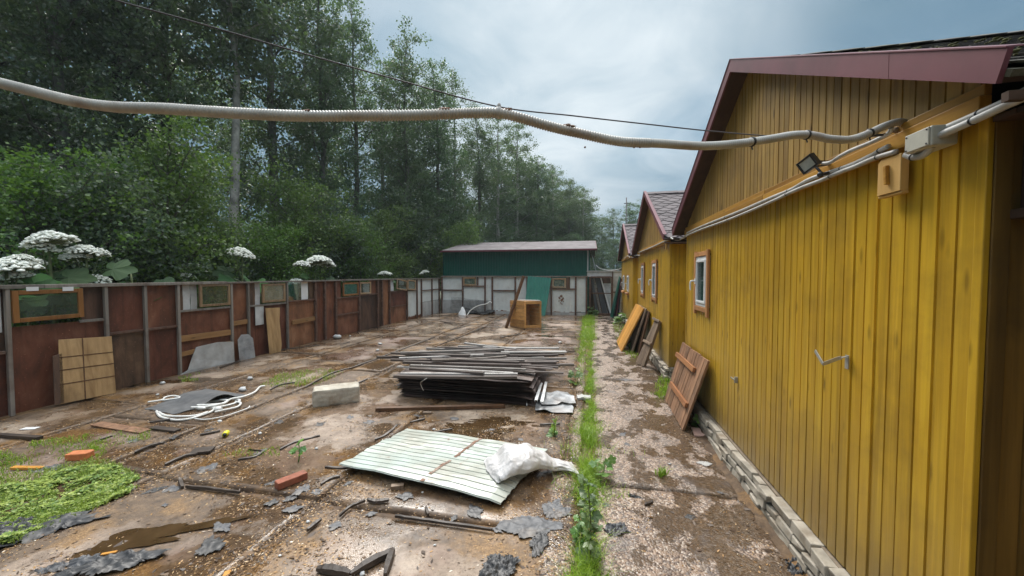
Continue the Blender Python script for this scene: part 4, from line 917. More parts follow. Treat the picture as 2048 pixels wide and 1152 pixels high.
def brail(pa, pb, py, h=0.05):
    m_ = MB(); m_.rn = rg.random(); bbox(m_, bx(pa)+0.04, bx(pb)-0.04, bz(py)-h/2, bz(py)+h/2, 0.002, 0.04); m_.build('rail', M['postrust'], bf, bevel=0.003)
def bwin(pa, pb, pya, pyb, fm, gm, fw=0.06):
    f = MB(); xa, xb, za, zb = bx(pa), bx(pb), bz(pyb), bz(pya)
    for q in ((xa, xa+fw, za, zb), (xb-fw, xb, za, zb), (xa+fw, xb-fw, za, za+fw), (xa+fw, xb-fw, zb-fw, zb)): f.rn = rg.random(); bbox(f, q[0], q[1], q[2], q[3], 0.01, 0.05+(0.001 if q[3]-q[2] < 0.1 else 0))
    o = f.build('window', fm, bf, bevel=0.004); g_ = MB(); bbox(g_, xa+fw-.004, xb-fw+.004, za+fw-.004, zb-fw+.004, 0.02, 0.026); g_.build('pane', gm, o)
ZK = bz(601)
corr_b(bx(884.5), bx(926), bz(580.5), ZTB, M['whitesheet']); corr_b(bx(884.5), bx(926), ZK, bz(581.5), M['whitesheet']); brail(884.5, 926, 581)
corr_b(bx(926), bx(970.5), ZK, bz(573), M['whitesheet']); corr_b(bx(953), bx(970.5), bz(572), ZTB, M['whitesheet']); brail(926, 970.5, 572.5)
bwin(927, 953, 554.5, 571.5, M['frameold'], M['glassfrost'])
m_ = MB(); bbox(m_, bx(956)-0.03, bx(956)+0.02, bz(571), ZTB-.02, 0.0, 0.04); m_.build('post', M['postrust'], bf)
corr_b(bx(970.5), bx(985), ZK, ZTB, M['whitesheet'])
corr_b(bx(985), bx(1031), bz(580.5), ZTB, M['whitesheet']); corr_b(bx(985), bx(1031), 0.02, bz(581.5), M['whitesheet']); brail(985, 1031, 581)
corr_b(bx(1031), bx(1054.5), 0.02, ZTB, M['whitesheet']); corr_b(bx(1054.5), bx(1103), 0.02, ZTB, M['whitesheet'])
corr_b(bx(1103), bx(1151.5), 0.10, bz(577.5), M['whitesheet']); corr_b(bx(1140), bx(1151.5), bz(576), ZTB, M['whitesheet']); brail(1103, 1151.5, 577)
bwin(1104.5, 1132, 556, 575, M['frameold'], M['glassfrost'])
m_ = MB(); bbox(m_, bx(1132.5), bx(1139.5), bz(576), ZTB-.03, -0.01, 0.03); m_.build('panel', M['rustdark'], bf)
corr_b(bx(1151.5), bx(1173), 0.12, ZTB, M['whitesheet'])
m_ = MB(); m_.rn = .5; bbox(m_, bx(885.5), bx(985), -0.02, ZK-0.005, -0.01, 0.045); bbox(m_, bx(990), bx(1172), -0.02, 0.10, -0.02, 0.012); m_.build('skirt', M['asb'], bf)
rr = random.Random(4); m_ = MB()                       # rust blooms through the paint above the gate side
for (px, py, s_) in ((1123, 592, .07), (1119, 596, .05), (1126, 597, .05), (1123, 601, .06), (1127, 603, .03), (1118, 602, .03), (1124, 608, .03), (1121, 606, .03)):
    c = PY(px, py, YB); pts = []
    for k in range(12):
        a = 2*math.pi*k/12; q_ = s_*(0.6+0.7*rr.random()); pts.append((c.x+math.cos(a)*q_*0.8, YB-0.0005, c.z+math.sin(a)*q_))
    m_.poly(pts[::-1], (0, -1, 0), 0.002)
m_.build('rust_patch', M['rustline'], bf)
# green sheet leaning on it
def lean_corr(name, quad, n, mat, label, cat='metal sheet', amp=0.012, group=None):
    """quad: bottom-left, bottom-right, top-right, top-left; ribs run from bottom to top"""
    q = [Vector(p) for p in quad]; nr = (q[1]-q[0]).cross(q[3]-q[0]).normalized(); m_ = MB(); m_.rn = rg.random()
    prof = [(0, 0), (0.35, 0), (0.5, 1), (0.85, 1)]
    us = [((i+f)/n, a) for i in range(n) for f, a in prof]+[(1, 0)]; k = len(us)
    vs = []
    for v in (0.0, 0.5, 1.0):
        for u, a in us:
            vs.append((q[0].lerp(q[1], u)).lerp(q[3].lerp(q[2], u), v)+nr*(amp*a)+nr*(0.02*math.sin(math.pi*v)*-1))
    fs = [(j*k+i, j*k+i+1, (j+1)*k+i+1, (j+1)*k+i) for j in range(2) for i in range(k-1)]
    m_.add(vs, fs); m_.add([v-nr*0.003 for v in vs], [tuple(reversed(f)) for f in fs])
    o = m_.build(name, mat); tag(o, label, cat, group); return o
lean_corr('corrugated_sheet', [(bx(1052), YB-0.5, 0), (bx(1093), YB-0.5, 0.0), (bx(1103), YB-0.06, bz(556)), (bx(1056), YB-0.06, bz(552))], 9, M['greenlean'], 'faded green corrugated sheet leaning on the white fence behind the crate')

# ------------------------------------------------------------------ gate and leaning sheets beside the last house
gt = thing('gate', 'grey gate with a rusty frame between the green shed and the farthest yellow house', 'gate', (0.4, 15.5, 0)); YG = 15.5
def gx(px, y=YG): return PY(px, 590, y).x
def gz(py, y=YG): return PY(1200, py, y).z
m_ = MB()
for (pa, pb) in ((1178, 1181.5), (1222, 1226)): m_.rn = rg.random(); m_.box2((gx(pa), YG-0.03, -0.02), (gx(pb), YG+0.03, gz(553)))
m_.rn = rg.random(); m_.box2((gx(1181.5), YG-0.025, gz(556)), (gx(1222), YG+0.025, gz(552.5)))
m_.box2((gx(1181.5), YG-0.02, gz(587.5)), (gx(1222), YG+0.02, gz(585.5))); m_.box2((gx(1181.5), YG-0.025, 0.0), (gx(1222), YG+0.025, 0.06))
m_.box2((gx(1226), YG-0.02, gz(585)), (gx(1242), YG+0.02, gz(583))); m_.box2((gx(1226), YG-0.02, gz(606)), (gx(1242), YG+0.02, gz(604)))
m_.box2((gx(1224), YG-0.015, gz(553)), (gx(1226), YG+0.015, gz(543)))
m_.build('frame', M['postrust'], gt, bevel=0.004)
m_ = MB(); m_.box2((gx(1174), YG+0.031, gz(553)), (gx(1244), YG+0.045, gz(543))); m_.build('panel', M['asbpale'], gt)
m_ = MB(); m_.box2((gx(1226.5), YG+0.031, -0.02), (gx(1246), YG+0.043, gz(553)-0.003)); m_.build('panel', M['asb'], gt)
m_ = MB(); m_.box2((gx(1173), YG-0.01, gz(543)), (gx(1246), YG+0.06, gz(541.5))); m_.build('top_rail', M['asbpale'], gt)
m_ = MB(); m_.box2((gx(1181), YG+0.60, -0.03), (gx(1206), YG+0.63, gz(553))); m_.build('panel', M['rustdark'], gt)
m_ = MB(); m_.box2((gx(1206), YG+0.3, gz(567)), (gx(1222), YG+0.33, gz(553.5))); m_.build('panel', M['rustdark'], gt)
m_ = MB(); m_.box2((gx(1206), YG+0.31, -0.03), (gx(1222), YG+0.34, gz(567.5))); m_.build('panel', M['asbpale'], gt)
kinds = ['dark grey metal profile leaning in the rusty gate frame, leftmost of five', 'pale edged metal profile leaning second from the left in the gate frame', 'grey ribbed sheet leaning in the middle of the gate frame',
         'dark metal profile leaning fourth from the left in the gate frame', 'white edged metal profile leaning in the gate frame, nearest its right post']
for i, (ta, tb, ba, bb_, mt) in enumerate(((1181, 1186, 1192, 1198, 'darksheet'), (1185, 1189, 1200, 1204.5, 'strip'), (1190, 1198, 1206, 1216, 'darksheet'), (1196, 1200, 1217, 1221, 'roofside'), (1199, 1202.5, 1221, 1224, 'pvc'))):
    yt, yb_ = YG+0.10+0.012*i, YG+0.12-0.008*i
    lean_corr('metal_profile', [(gx(ba), yb_, 0.0), (gx(bb_), yb_, 0.0), (gx(tb), yt, gz(555.5)), (gx(ta), yt, gz(555.5))], 1 if i != 2 else 4, M[mt], kinds[i], 'metal profile', 0.02, group='metal profiles leaning in the gate')
for i, (x0, x1, ya, yb_, mt, lb, h_) in enumerate(((0.80, 1.13, 14.95, 14.35, 'greensheet', 'dark green metal sheet leaning on the farthest yellow house', 1.56), (0.92, 1.16, 14.95, 14.3, 'maroon', 'maroon metal sheet leaning behind the dark green sheet', 1.50), (1.02, 1.18, 14.85, 14.4, 'asb', 'grey sheet leaning nearest the wall behind the maroon sheet', 1.2))):
    m_ = MB(); m_.slab([(x0+0.06, yb_, 0), (x0, ya, 0), (x1, ya, h_), (x1, yb_, h_-0.03)][::-1], 0.02); tag(m_.build('metal_sheet', M[mt], bevel=0.002), lb, 'metal sheet', 'sheets leaning by the farthest house')

# ------------------------------------------------------------------ green shed
sh = thing('shed', 'green corrugated shed with a low grey roof behind the white fence', 'shed', (-3, 17, 0))
SX0, SX1, SY0, SY1 = -6.3, 0.03, 15.62, 21.6; zr = lambda y: 3.25-abs(y-18.6)*0.185
corr_b(SX0, SX1, -0.05, 2.62, M['greensheet'], 0, 0.016, 0.115, 'wall', sh, SY0)
for X in (SX1, SX0):
    m_ = MB(); n = 50; vs = []
    for i in range(n+1):
        y = SY0+(SY1-SY0)*i/n; vs += [(X-0.01*(i % 2), y, -0.05), (X-0.01*(i % 2), y, zr(y)-0.05)]
    m_.add(vs, [(2*i, 2*i+2, 2*i+3, 2*i+1) for i in range(n)]); m_.add([(v[0]-.02, v[1], v[2]) for v in vs], [(2*i, 2*i+2, 2*i+3, 2*i+1) for i in range(n)]); m_.build('wall', M['greensheet'], sh)
m_ = MB(); m_.box2((SX0, SY1, -0.05), (SX1, SY1+.03, 2.6)); m_.build('wall', M['greensheet'], sh)
rm_ = MB(); ya, yb = 15.32, 21.9
for y0_, y1_ in ((ya, 18.6), (yb, 18.6)):
    for k in range(8):
        xa, xb = -6.3+6.58*k/8, -6.3+6.58*(k+1)/8; rm_.rn = rg.random(); e = rg.uniform(0, 0.012)
        q = [Vector((xa, y0_, zr(y0_)+e)), Vector((xb, y0_, zr(y0_)+e)), Vector((xb, y1_, zr(y1_)+e)), Vector((xa, y1_, zr(y1_)+e))]
        rm_.hexa([p-Vector((0, 0, 0.05)) for p in q]+q)
srf = rm_.build('roof', M['shedroof'], sh)
m_ = MB(); m_.box2((-6.32, ya-0.02, zr(ya)-0.06), (0.30, ya-0.001, zr(ya)+0.014))
for y0_, y1_ in ((ya-.02, 18.6), (18.6, yb)): m_.bar((0.292, y0_, zr(y0_)-0.055), (0.292, y1_, zr(y1_)-0.055), 0.02, 0.13)
m_.build('fascia', M['maroon'], srf)
m_ = MB(); m_.box2((SX1-0.10, SY0-0.022, 1.62), (SX1-0.06, SY0-0.017, 2.6)); m_.box2((SX1-0.10, SY0-0.023, 1.62), (SX1+0.02, SY0-0.018, 1.66)); m_.build('trim', M['asbpale'], sh)
for (pa, pb, lb) in (((1181, 500), (1191.5, 541), 'long grey pole leaning against the end of the green shed'), ((1176, 530), (1178.5, 543), 'short pale rod sticking up behind the gate by the green shed')):
    m_ = MB(); m_.tube([PY(*pb, 15.9)-Vector((-.0, 0, 1.7)) if False else Vector((PY(*pb, 16.0).x+0.12, 16.3, 0)), PY(*pb, 16.0), PY(*pa, 15.85)], 0.022, 8); tag(m_.build('pole', M['steel']), lb, 'pole')
m_ = MB(); m_.tube(smooth_path([PY(1192, 530, 16), PY(1200, 537, 15.9), PY(1215, 540.5, 15.6), PY(1232, 540, 15.2), PY(1243, 536, 14.9), Vector((1.25, 14.4, 2.0))], 6), 0.018, 8); tag(m_.build('cable', M['conduit']), 'pale cable sagging from the green shed to the farthest yellow house', 'cable')
m_ = MB(); pz = PY(1253, 395, 40); m_.tube([(pz.x, 40, 0), (pz.x, 40, pz.z)], 0.05, 8); m_.box((pz.x, 40, pz.z-0.6), (0.5, 0.06, 0.06)); tag(m_.build('antenna_mast', M['wire']), 'thin dark mast rising far behind the farthest yellow house', 'mast')
# ------------------------------------------------------------------ things lying about the yard
def set_on(v, z): return Vector((v.x, v.y, z))
# stack of old sheets with strips heaped on top
ST = random.Random(21)
SX0_, SX1_, SY0_, SY1_ = -2.45, -0.72, 4.47, 6.05
NS = 15
for k in range(NS):
    sd = ST.uniform(0, 99); z = 0.012+k*0.0225; ox, oy = ST.uniform(-0.05, 0.05), ST.uniform(-0.05, 0.04); wv = ST.uniform(0.006, 0.014); sh_r = ST.uniform(-0.02, 0.10)
    if k < 3: ox += 0.06
    def fn(u, v):
        x = SX0_+ox+(SX1_+sh_r-SX0_)*u+0.018*fbm(v*6+sd, 1.0, 3.0); y = SY0_+oy+(SY1_-SY0_)*v+0.022*fbm(u*5+sd, 7.0, 3.0)
        e = max(0, u-0.86)/0.14; e2 = max(0, 0.07-u)/0.07
        zz_ = z+wv*fbm(u*2.5+sd, v*2.5, sd)+0.035*e*fbm(v*9+sd, k*0.35, 1)-0.02*e*e - 0.012*e2*(k/NS)
        return Vector((x, y, max(0.004, zz_)))
    m_ = MB(); m_.rn = ST.random(); m_.grid(fn, 30, 14, True, 0.0035)
    tag(m_.build('metal_sheet', M['sheetstack']), 'dark wet metal sheet in the pile in the middle of the yard', 'metal sheet', 'sheets of the pile in the middle of the yard')
def strip(a, b_, w_, h_, mt, label, group='metal strips heaped on the sheet pile', bow=0.0, name='metal_strip'):
    a, b_ = Vector(a), Vector(b_); d = (b_-a).normalized(); sd = Vector((-d.y, d.x, 0)).normalized(); m_ = MB(); m_.rn = ST.random(); n = 8; vs = []
    for i in range(n+1):
        t = i/n; c = a.lerp(b_, t)-Vector((0, 0, bow*4*t*(1-t)))
        for (s_, z_) in ((-w_/2, -h_), (-w_/2, 0), (w_/2, 0), (w_/2, -h_), (w_/2-0.004, -h_), (w_/2-0.004, -0.004), (-w_/2+0.004, -0.004), (-w_/2+0.004, -h_)):
            vs.append(c+sd*s_+Vector((0, 0, z_)))
    fs = [(i*8+j, i*8+(j+1) % 8, (i+1)*8+(j+1) % 8, (i+1)*8+j) for i in range(n) for j in range(8)]
    fs += [(7, 6, 1, 0), (6, 5, 2, 1), (5, 4, 3, 2)]; e = n*8; fs += [(e, e+1, e+6, e+7), (e+1, e+2, e+5, e+6), (e+2, e+3, e+4, e+5)]
    m_.add(vs, fs); return tag(m_.build(name, mt), label, 'metal strip', group)
def zs(px): return (740+px[0]*0.2148, 660+px[1]*0.2149)
manual = [((225, 432), (1370, 440), .385), ((285, 412), (1375, 415), .395), ((375, 362), (1060, 405), .415), ((375, 335), (1450, 372), .42), ((310, 300), (1410, 330), .41), ((570, 272), (1390, 305), .43), ((200, 215), (930, 240), .43),
          ((285, 215), (1250, 180), .45), ((575, 285), (1270, 250), .445), ((195, 280), (700, 280), .40), ((65, 255), (620, 250), .37), ((270, 268), (1060, 235), .41), ((820, 155), (1760, 175), .34), ((880, 125), (1360, 180), .37),
          ((1050, 165), (1760, 172), .36), ((1220, 212), (1830, 210), .38), ((1130, 262), (1830, 268), .36), ((980, 275), (1440, 285), .43), ((1240, 300), (1735, 305), .36), ((1560, 320), (1900, 325), .32), ((1170, 190), (1820, 205), .36),
          ((1130, 335), (1770, 335), .33), ((700, 165), (1240, 185), .40), ((525, 175), (1250, 190), .38), ((330, 232), (1300, 225), .40), ((1240, 240), (1750, 235), .38)]
for i, (p0, p1, z) in enumerate(manual):
    a, b_ = G(*zs(p0), z), G(*zs(p1), z)
    strip(a+Vector((0, 0, .018)), b_+Vector((0, 0, .018)), ST.uniform(0.04, 0.065), ST.uniform(0.02, 0.034), M['strip'] if ST.random() < 0.72 else M['stripdark'], 'wet metal strip lying across the top of the sheet pile', bow=ST.uniform(0, .012))
for i in range(42):                                   # the strips underneath
    y = ST.uniform(4.62, 6.35); L = ST.uniform(1.1, 2.05); xc = -1.52+ST.uniform(-0.28, 0.34); an = R(ST.uniform(-4, 4)); z = ST.uniform(0.35, 0.375) if y < 6.05 else ST.uniform(0.24, 0.33)
    dx, dy = math.cos(an)*L/2, math.sin(an)*L/2
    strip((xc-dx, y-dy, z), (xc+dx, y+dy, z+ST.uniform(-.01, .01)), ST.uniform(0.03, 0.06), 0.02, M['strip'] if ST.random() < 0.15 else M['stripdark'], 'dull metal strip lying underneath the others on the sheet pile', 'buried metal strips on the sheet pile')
for i in range(6):                                    # battens that carry the strips hanging over the back of the pile
    pass
m_ = MB(); 
for k, (x, z) in enumerate(((-1.95, 0.1), (-1.1, 0.1))): m_.box2((x, 6.12, 0.0), (x+0.12, 6.5, 0.235))
tag(m_.build('block', M['block']), 'pale blocks propping the strips up behind the sheet pile', 'block')
for lb, pts in (('thin white wire looped round the front of the strip pile', [(470, 340), (500, 305), (545, 298)]), ('white wire end hanging down the front of the sheet pile', [(535, 445), (480, 485), (490, 530), (505, 560)])):
    m_ = MB(); m_.tube(smooth_path([G(*zs(p), 0.40 if p[1] < 460 else 0.36-0.0016*(p[1]-445)) + Vector((0, -0.02, 0.0)) for p in pts], 6), 0.004, 6); tag(m_.build('wire', M['hosewhite']), lb, 'wire')
# crumpled zinc sheets beside it
def crumple(name, c, sx, sy, rz, h, mat, label, cat, sd, group=None, n=18, rag=0.25, fold=1.0, z0=0.004, th=0.003, sharp=False):
    rng = random.Random(sd*17+3); cs, sn = math.cos(rz), math.sin(rz)
    def fn(u, v):
        a, b2 = u*2-1, v*2-1
        ang = math.atan2(b2, a); k = 1+0.42*rag*fbm(math.cos(ang)*1.2+sd, math.sin(ang)*1.2, sd*1.7, 2)+0.20*rag*fbm(math.cos(ang)*7+sd, math.sin(ang)*7, sd*2.7, 4)-0.32*rag*2*(abs(a)*abs(b2))
        x, y = a*sx/2*k, b2*sy/2*k
        q = Vector((x*fold*7/max(sx, sy)*0.35+sd, y*fold*7/max(sx, sy)*0.35, sd))
        f = mnoise.fractal(q*1.3, 1.0, 2.0, 3); rd = 1-abs(mnoise.fractal(q*1.1+Vector((5, 5, 5)), 0.9, 2.0, 2))*2.2
        z = z0+h*(0.10+0.4*f+0.6*max(0, rd)**2)
        edge = max(abs(a), abs(b2)); z = z*(1-0.55*max(0, edge-0.6)/0.4*(0.5+0.5*math.sin(ang*5+sd)))
        return Vector((c.x+x*cs-y*sn, c.y+x*sn+y*cs, max(-0.004 if z0 < 0.003 else z0*0.8, z)+max(0.0, c.z)))
    m_ = MB(); m_.rn = rng.random(); m_.grid(fn, n, n, not sharp, th)
    return tag(m_.build(name, mat), label, cat, group)
crumple('crumpled_sheet', G(1112, 803), 0.46, 0.42, 0.3, 0.05, M['zinc'], 'crumpled grey metal sheet beside the pile, uppermost', 'metal sheet', 5, rag=0.12, fold=0.5, z0=0.05, th=0.004)
crumple('crumpled_sheet', G(1108, 815), 0.46, 0.38, 0.1, 0.035, M['zinc'], 'bent grey metal sheet lying beneath the crumpled one beside the pile', 'metal sheet', 9, rag=0.12, fold=0.4, z0=0.012, th=0.004)
for i, (p0, p1) in enumerate((((1545, 650), (1595, 490)), ((1600, 665), (1640, 480)))):
    strip(G(*zs(p0), .13), G(*zs(p1), .13), 0.035, 0.02, M['pvc'], ('white metal strip on the crumpled sheet, the one nearer the pile', 'white metal strip on the crumpled sheet, the one farther from the pile')[i], 'white strips on the crumpled sheet')
m_ = MB(); m_.tube(smooth_path([G(*zs(p), .03) for p in ((1460, 705), (1465, 650), (1500, 622), (1545, 620))], 6), 0.006, 6); tag(m_.build('hose', M['conduit']), 'short grey hose loop between the pile and the crumpled sheet', 'hose')
crumple('flat_stone', G(1168, 797), 0.18, 0.13, 0.1, 0.015, M['asb'], 'flat grey slab scrap at the grass strip beside the crumpled sheet', 'slab', 14, rag=0.1, th=0.03, z0=0.03)
# aerated concrete block
def rough_block(name, bc, sx, sy, sz, rz, mat, label, cat, jit=0.006, n=6, chip=0.02, sd=1, group=None):
    m_ = MB(); cs, sn = math.cos(rz), math.sin(rz)
    faces = [((1, 0, 0), (0, 1, 0)), ((-1, 0, 0), (0, -1, 0)), ((0, 1, 0), (-1, 0, 0)), ((0, -1, 0), (1, 0, 0)), ((0, 0, 1), (1, 0, 0)), ((0, 0, -1), (-1, 0, 0))]
    for nm, tn in faces:
        nm, tn = Vector(nm), Vector(tn); bt = nm.cross(tn)
        def fn(u, v):
            p = nm+tn*(u*2-1)+bt*(v*2-1)
            ed = sorted([abs(p.x), abs(p.y), abs(p.z)])[1]
            q = Vector((p.x*sx/2, p.y*sy/2, p.z*sz/2)); e = fbm(q.x*9+sd, q.y*9, q.z*9)
            k = 1-(chip/max(sx, sy, sz)*2)*max(0, (ed-0.8)/0.2)*(0.5+1.2*max(0, e)); q = Vector((q.x*k, q.y*k, q.z*k))
            q += p.normalized()*jit*fbm(q.x*22+sd, q.y*22, q.z*22)
            return Vector((bc.x+q.x*cs-q.y*sn, bc.y+q.x*sn+q.y*cs, bc.z+q.z+sz/2))
        m_.grid(fn, n*2, n*2, True)
    return tag(m_.build(name, mat), label, cat, group)
rough_block('concrete_block', Vector((-3.10, 4.13, 0)), 0.53, 0.26, 0.205, R(35), M['block'], 'pale aerated concrete block left of the sheet pile', 'block', 0.006, 8, 0.02)
a, b_ = G(752, 823), G(1010, 815); m_ = MB(); m_.bar(a+Vector((0, 0, .022)), b_+Vector((0, 0, .022)), 0.055, 0.04); tag(m_.build('plank', M['darkwood'], bevel=0.003), 'wet brown plank lying in front of the sheet pile', 'plank')
rough_block('brick', G(583, 968)+Vector((0, 0, 0.0)), 0.21, 0.075, 0.055, R(62), M['brickred'], 'dark red brick lying left of the white corrugated sheet', 'brick', 0.003, 5, 0.008, 3)
rough_block('brick', G(160, 919), 0.16, 0.09, 0.06, R(20), M['brickorange'], 'bright orange brick in the weeds by the fence side', 'brick', 0.003, 5, 0.008, 5)
# white corrugated sheet on the ground, sack on it
q = [G(678, 944), G(1001, 1020), G(1096, 912), G(815, 870)]; q = [Vector((p.x, p.y, 0)) for p in q]
m_ = MB(); n = 13; prof = [(0.0, 0), (0.05, 0), (0.10, 1), (0.5, 1.0), (0.92, 1)]; us = [((i+f)/n, a) for i in range(n) for f, a in prof]+[(1, 0)]; K = len(us); L_ = 16; vs = []
for j in range(L_+1):
    t = j/L_
    for u, a in us:
        p = q[0].lerp(q[1], t).lerp(q[3].lerp(q[2], t), u); z = 0.055+0.016*math.sin(t*2.6+0.4)+0.012*fbm(t*3, u*3, 2)+0.0075*a-0.02*(t > 0.97)*(1-u)
        if j in (0, L_): p = p+(q[1]-q[0]).normalized()*0.018*fbm(u*9, j, 4)
        vs.append(Vector((p.x, p.y, z)))
fs = [(j*K+i, (j+1)*K+i, (j+1)*K+i+1, j*K+i+1) for j in range(L_) for i in range(K-1)]
m_.add(vs, fs); m_.add([v-Vector((0, 0, 0.003)) for v in vs], [tuple(reversed(f)) for f in fs])
ws = tag(m_.build('corrugated_sheet', M['wetsheet']), 'pale corrugated metal sheet lying flat in the yard under the white sack', 'metal sheet')
m_ = MB(); rr = random.Random(2)                       # rusty line where a batten sat
for k in range(26):
    u0, u1 = k/26, (k+0.86)/26
    if rr.random() < 0.1: continue
    def at(u, t):
        p = q[0].lerp(q[1], t).lerp(q[3].lerp(q[2], t), u); return Vector((p.x, p.y, 0.055+0.016*math.sin(t*2.6+0.4)+0.012*fbm(t*3, u*3, 2)+0.0095))
    t0 = 0.555+0.006*fbm(u0*9, 1, 1); w_ = 0.007+0.004*rr.random()
    m_.slab([at(u0, t0-w_), at(u0, t0+w_), at(u1, t0+w_), at(u1, t0-w_)][::-1], 0.002)
m_.build('rust_line', M['rustline'], ws)
m_ = MB(); m_.box(G(795, 976)+Vector((0, 0, 0.016)), (0.09, 0.04, 0.03), 0.4); tag(m_.build('wood_offcut', M['greywood']), 'grey wood offcut propping up the front of the pale corrugated sheet', 'wood offcut')
s0, s1 = Vector((-0.74, 2.79)), Vector((-0.10, 3.04)); ax = (s1-s0).normalized(); pr = Vector((-ax.y, ax.x)); LS = (s1-s0).length
def lerp_tab(u, tab):
    for (a, va), (b2, vb) in zip(tab[:-1], tab[1:]):
        if u <= b2: k = (u-a)/(b2-a); k = k*k*(3-2*k); return va+(vb-va)*k
    return tab[-1][1]
def sackf(u, v):
    w_ = lerp_tab(u, [(0, .175), (.12, .20), (.4, .165), (.62, .10), (.8, .062), (.9, .07), (1, .10)])
    h_ = lerp_tab(u, [(0, .006), (.06, .06), (.2, .155), (.42, .15), (.62, .10), (.8, .06), (.92, .03), (1, .006)])
    zb = lerp_tab(u, [(0, .082), (.45, .075), (.62, .055), (.75, .02), (1, .03)])
    sft = lerp_tab(u, [(0, -.03), (.3, -.01), (.6, .035), (.85, .035), (1, .0)])
    a = 2*math.pi*v; cx_, sz_ = math.cos(a), math.sin(a)
    sx_ = math.copysign(abs(cx_)**0.8, cx_)
    wr = fbm(u*6, cx_*2.2, sz_*2.2, 4)*0.009+(0.5-abs(mnoise.fractal(Vector((u*5+3, cx_*1.4, sz_*1.4)), 0.9, 2.0, 3)))*0.016*min(1, h_/0.06)
    y_ = sx_*w_+sft+wr*cx_; z_ = zb+max(0.0, h_*0.5*(1+sz_*abs(sz_)**-0.25 if abs(sz_) > 1e-6 else h_*0.5) if False else h_*0.5*(1+sz_))+wr*max(0, sz_)
    sl_ = -0.035*math.sin(math.pi*0.5*(1-abs(sx_)))*(u < 0.04) + 0.02*fbm(cx_*2, 4, u*3)*(u < 0.05)
    p = s0+ax*(u*LS+sl_+0.03*(sx_*-1)*(u < .05))+pr*y_
    return Vector((p.x, p.y, z_))
m_ = MB(); m_.grid(sackf, 60, 48, True)
tag(m_.build('sack', M['sack']), 'white woven plastic sack lying on the pale corrugated sheet', 'sack')
# roofing felt and coils of hose by the fence
f = [G(289, 819), G(349, 830), G(492, 795), G(412, 779)]
def feltf(u, v):
    p = f[0].lerp(f[1], u).lerp(f[3].lerp(f[2], u), v)
    z = 0.012+0.10*math.exp(-((v-0.62)/0.22)**2)*(0.35+0.65*u)+0.05*max(0, v-0.8)*u*2+0.012*fbm(u*3, v*5, 2)+0.02*(u < .02)*0
    return Vector((p.x+0.02*fbm(v*4, 3, 1), p.y+0.02*fbm(u*4, 8, 1), z))
m_ = MB(); m_.grid(feltf, 16, 26, True, 0.006); tag(m_.build('felt_sheet', M['felt']), 'buckled sheet of dark roofing felt thrown over coils of white hose', 'felt')
def zf(x, y): return (280+x*0.1736, 720+y*0.1736)
hoses = [('white hose sweeping round the front of the dark felt sheet', [(190, 590), (240, 655), (400, 690), (560, 680), (700, 640), (830, 590), (860, 545)], .013), ('second white hose nested inside the front sweep by the felt', [(215, 600), (300, 640), (460, 650), (640, 640), (780, 600)], .012),
         ('white hose curling away from the felt towards the grass', [(590, 545), (760, 540), (950, 500), (1050, 450), (1200, 420), (1320, 370), (1380, 310), (1440, 300)], .013), ('white hose bent in a wide loop beside the felt', [(590, 560), (850, 550), (1060, 510), (1150, 465), (1050, 450)], .013),
         ('white hose looping lowest to the side of the felt', [(860, 600), (1000, 570), (1120, 540), (1160, 495), (1100, 480)], .012), ('short white hose piece lying on the other coils', [(660, 520), (820, 515), (960, 500), (1010, 465), (920, 460)], .013),
         ('short straight white hose stub among the coils', [(740, 490), (900, 470), (1050, 430)], .015), ('thin cream cord curving on the ground past the coils', [(630, 675), (760, 685), (960, 650), (1150, 590), (1250, 550), (1260, 530)], .007),
         ('white hose loop poking out behind the felt sheet', [(90, 485), (250, 460), (290, 430), (380, 412), (450, 425), (440, 440), (260, 465)], .011)]
for i, (lb, pts, r_) in enumerate(hoses):
    m_ = MB(); m_.tube(smooth_path([G(*zf(*p), r_+0.012*(i % 3)) for p in pts], 7), r_, 8); tag(m_.build('hose', M['hosewhite']), lb, 'hose', 'hoses by the felt sheet')
m_ = MB(); c = G(*zf(900, 590)); m_.ball(c+Vector((0, 0, .03)), (.05, .035, .03), 8, 6, .2, random.Random(1)); m_.ball(G(*zf(700, 580))+Vector((0, 0, .025)), (.07, .03, .025), 8, 6, .2, random.Random(2)); tag(m_.build('fitting', M['hosewhite']), 'white plastic fittings lying among the hose coils', 'fitting')
c = G(452, 872); cp = thing('spray_cap', 'small yellow plastic cap with a dark mouth on the ground in front of the coils', 'cap', c)
m_ = MB(); d = Vector((0.5, -0.8, 0)).normalized(); ctr = Vector((0, 0, 0.026)); m_.tube([ctr-d*0.042, ctr-d*0.036, ctr-d*0.01, ctr+d*0.03, ctr+d*0.034], [.012, .022, .026, .025, .020], 14); m_.build('shell', plain('yellow_plastic', (0.78, 0.70, 0.03), 0.35, 0, .05, 3, 0), cp, local=True)
m_ = MB(); m_.tube([ctr+d*0.0335, ctr+d*0.046], [.019, .014], 12); m_.build('mouth', M['black'], cp, local=True)

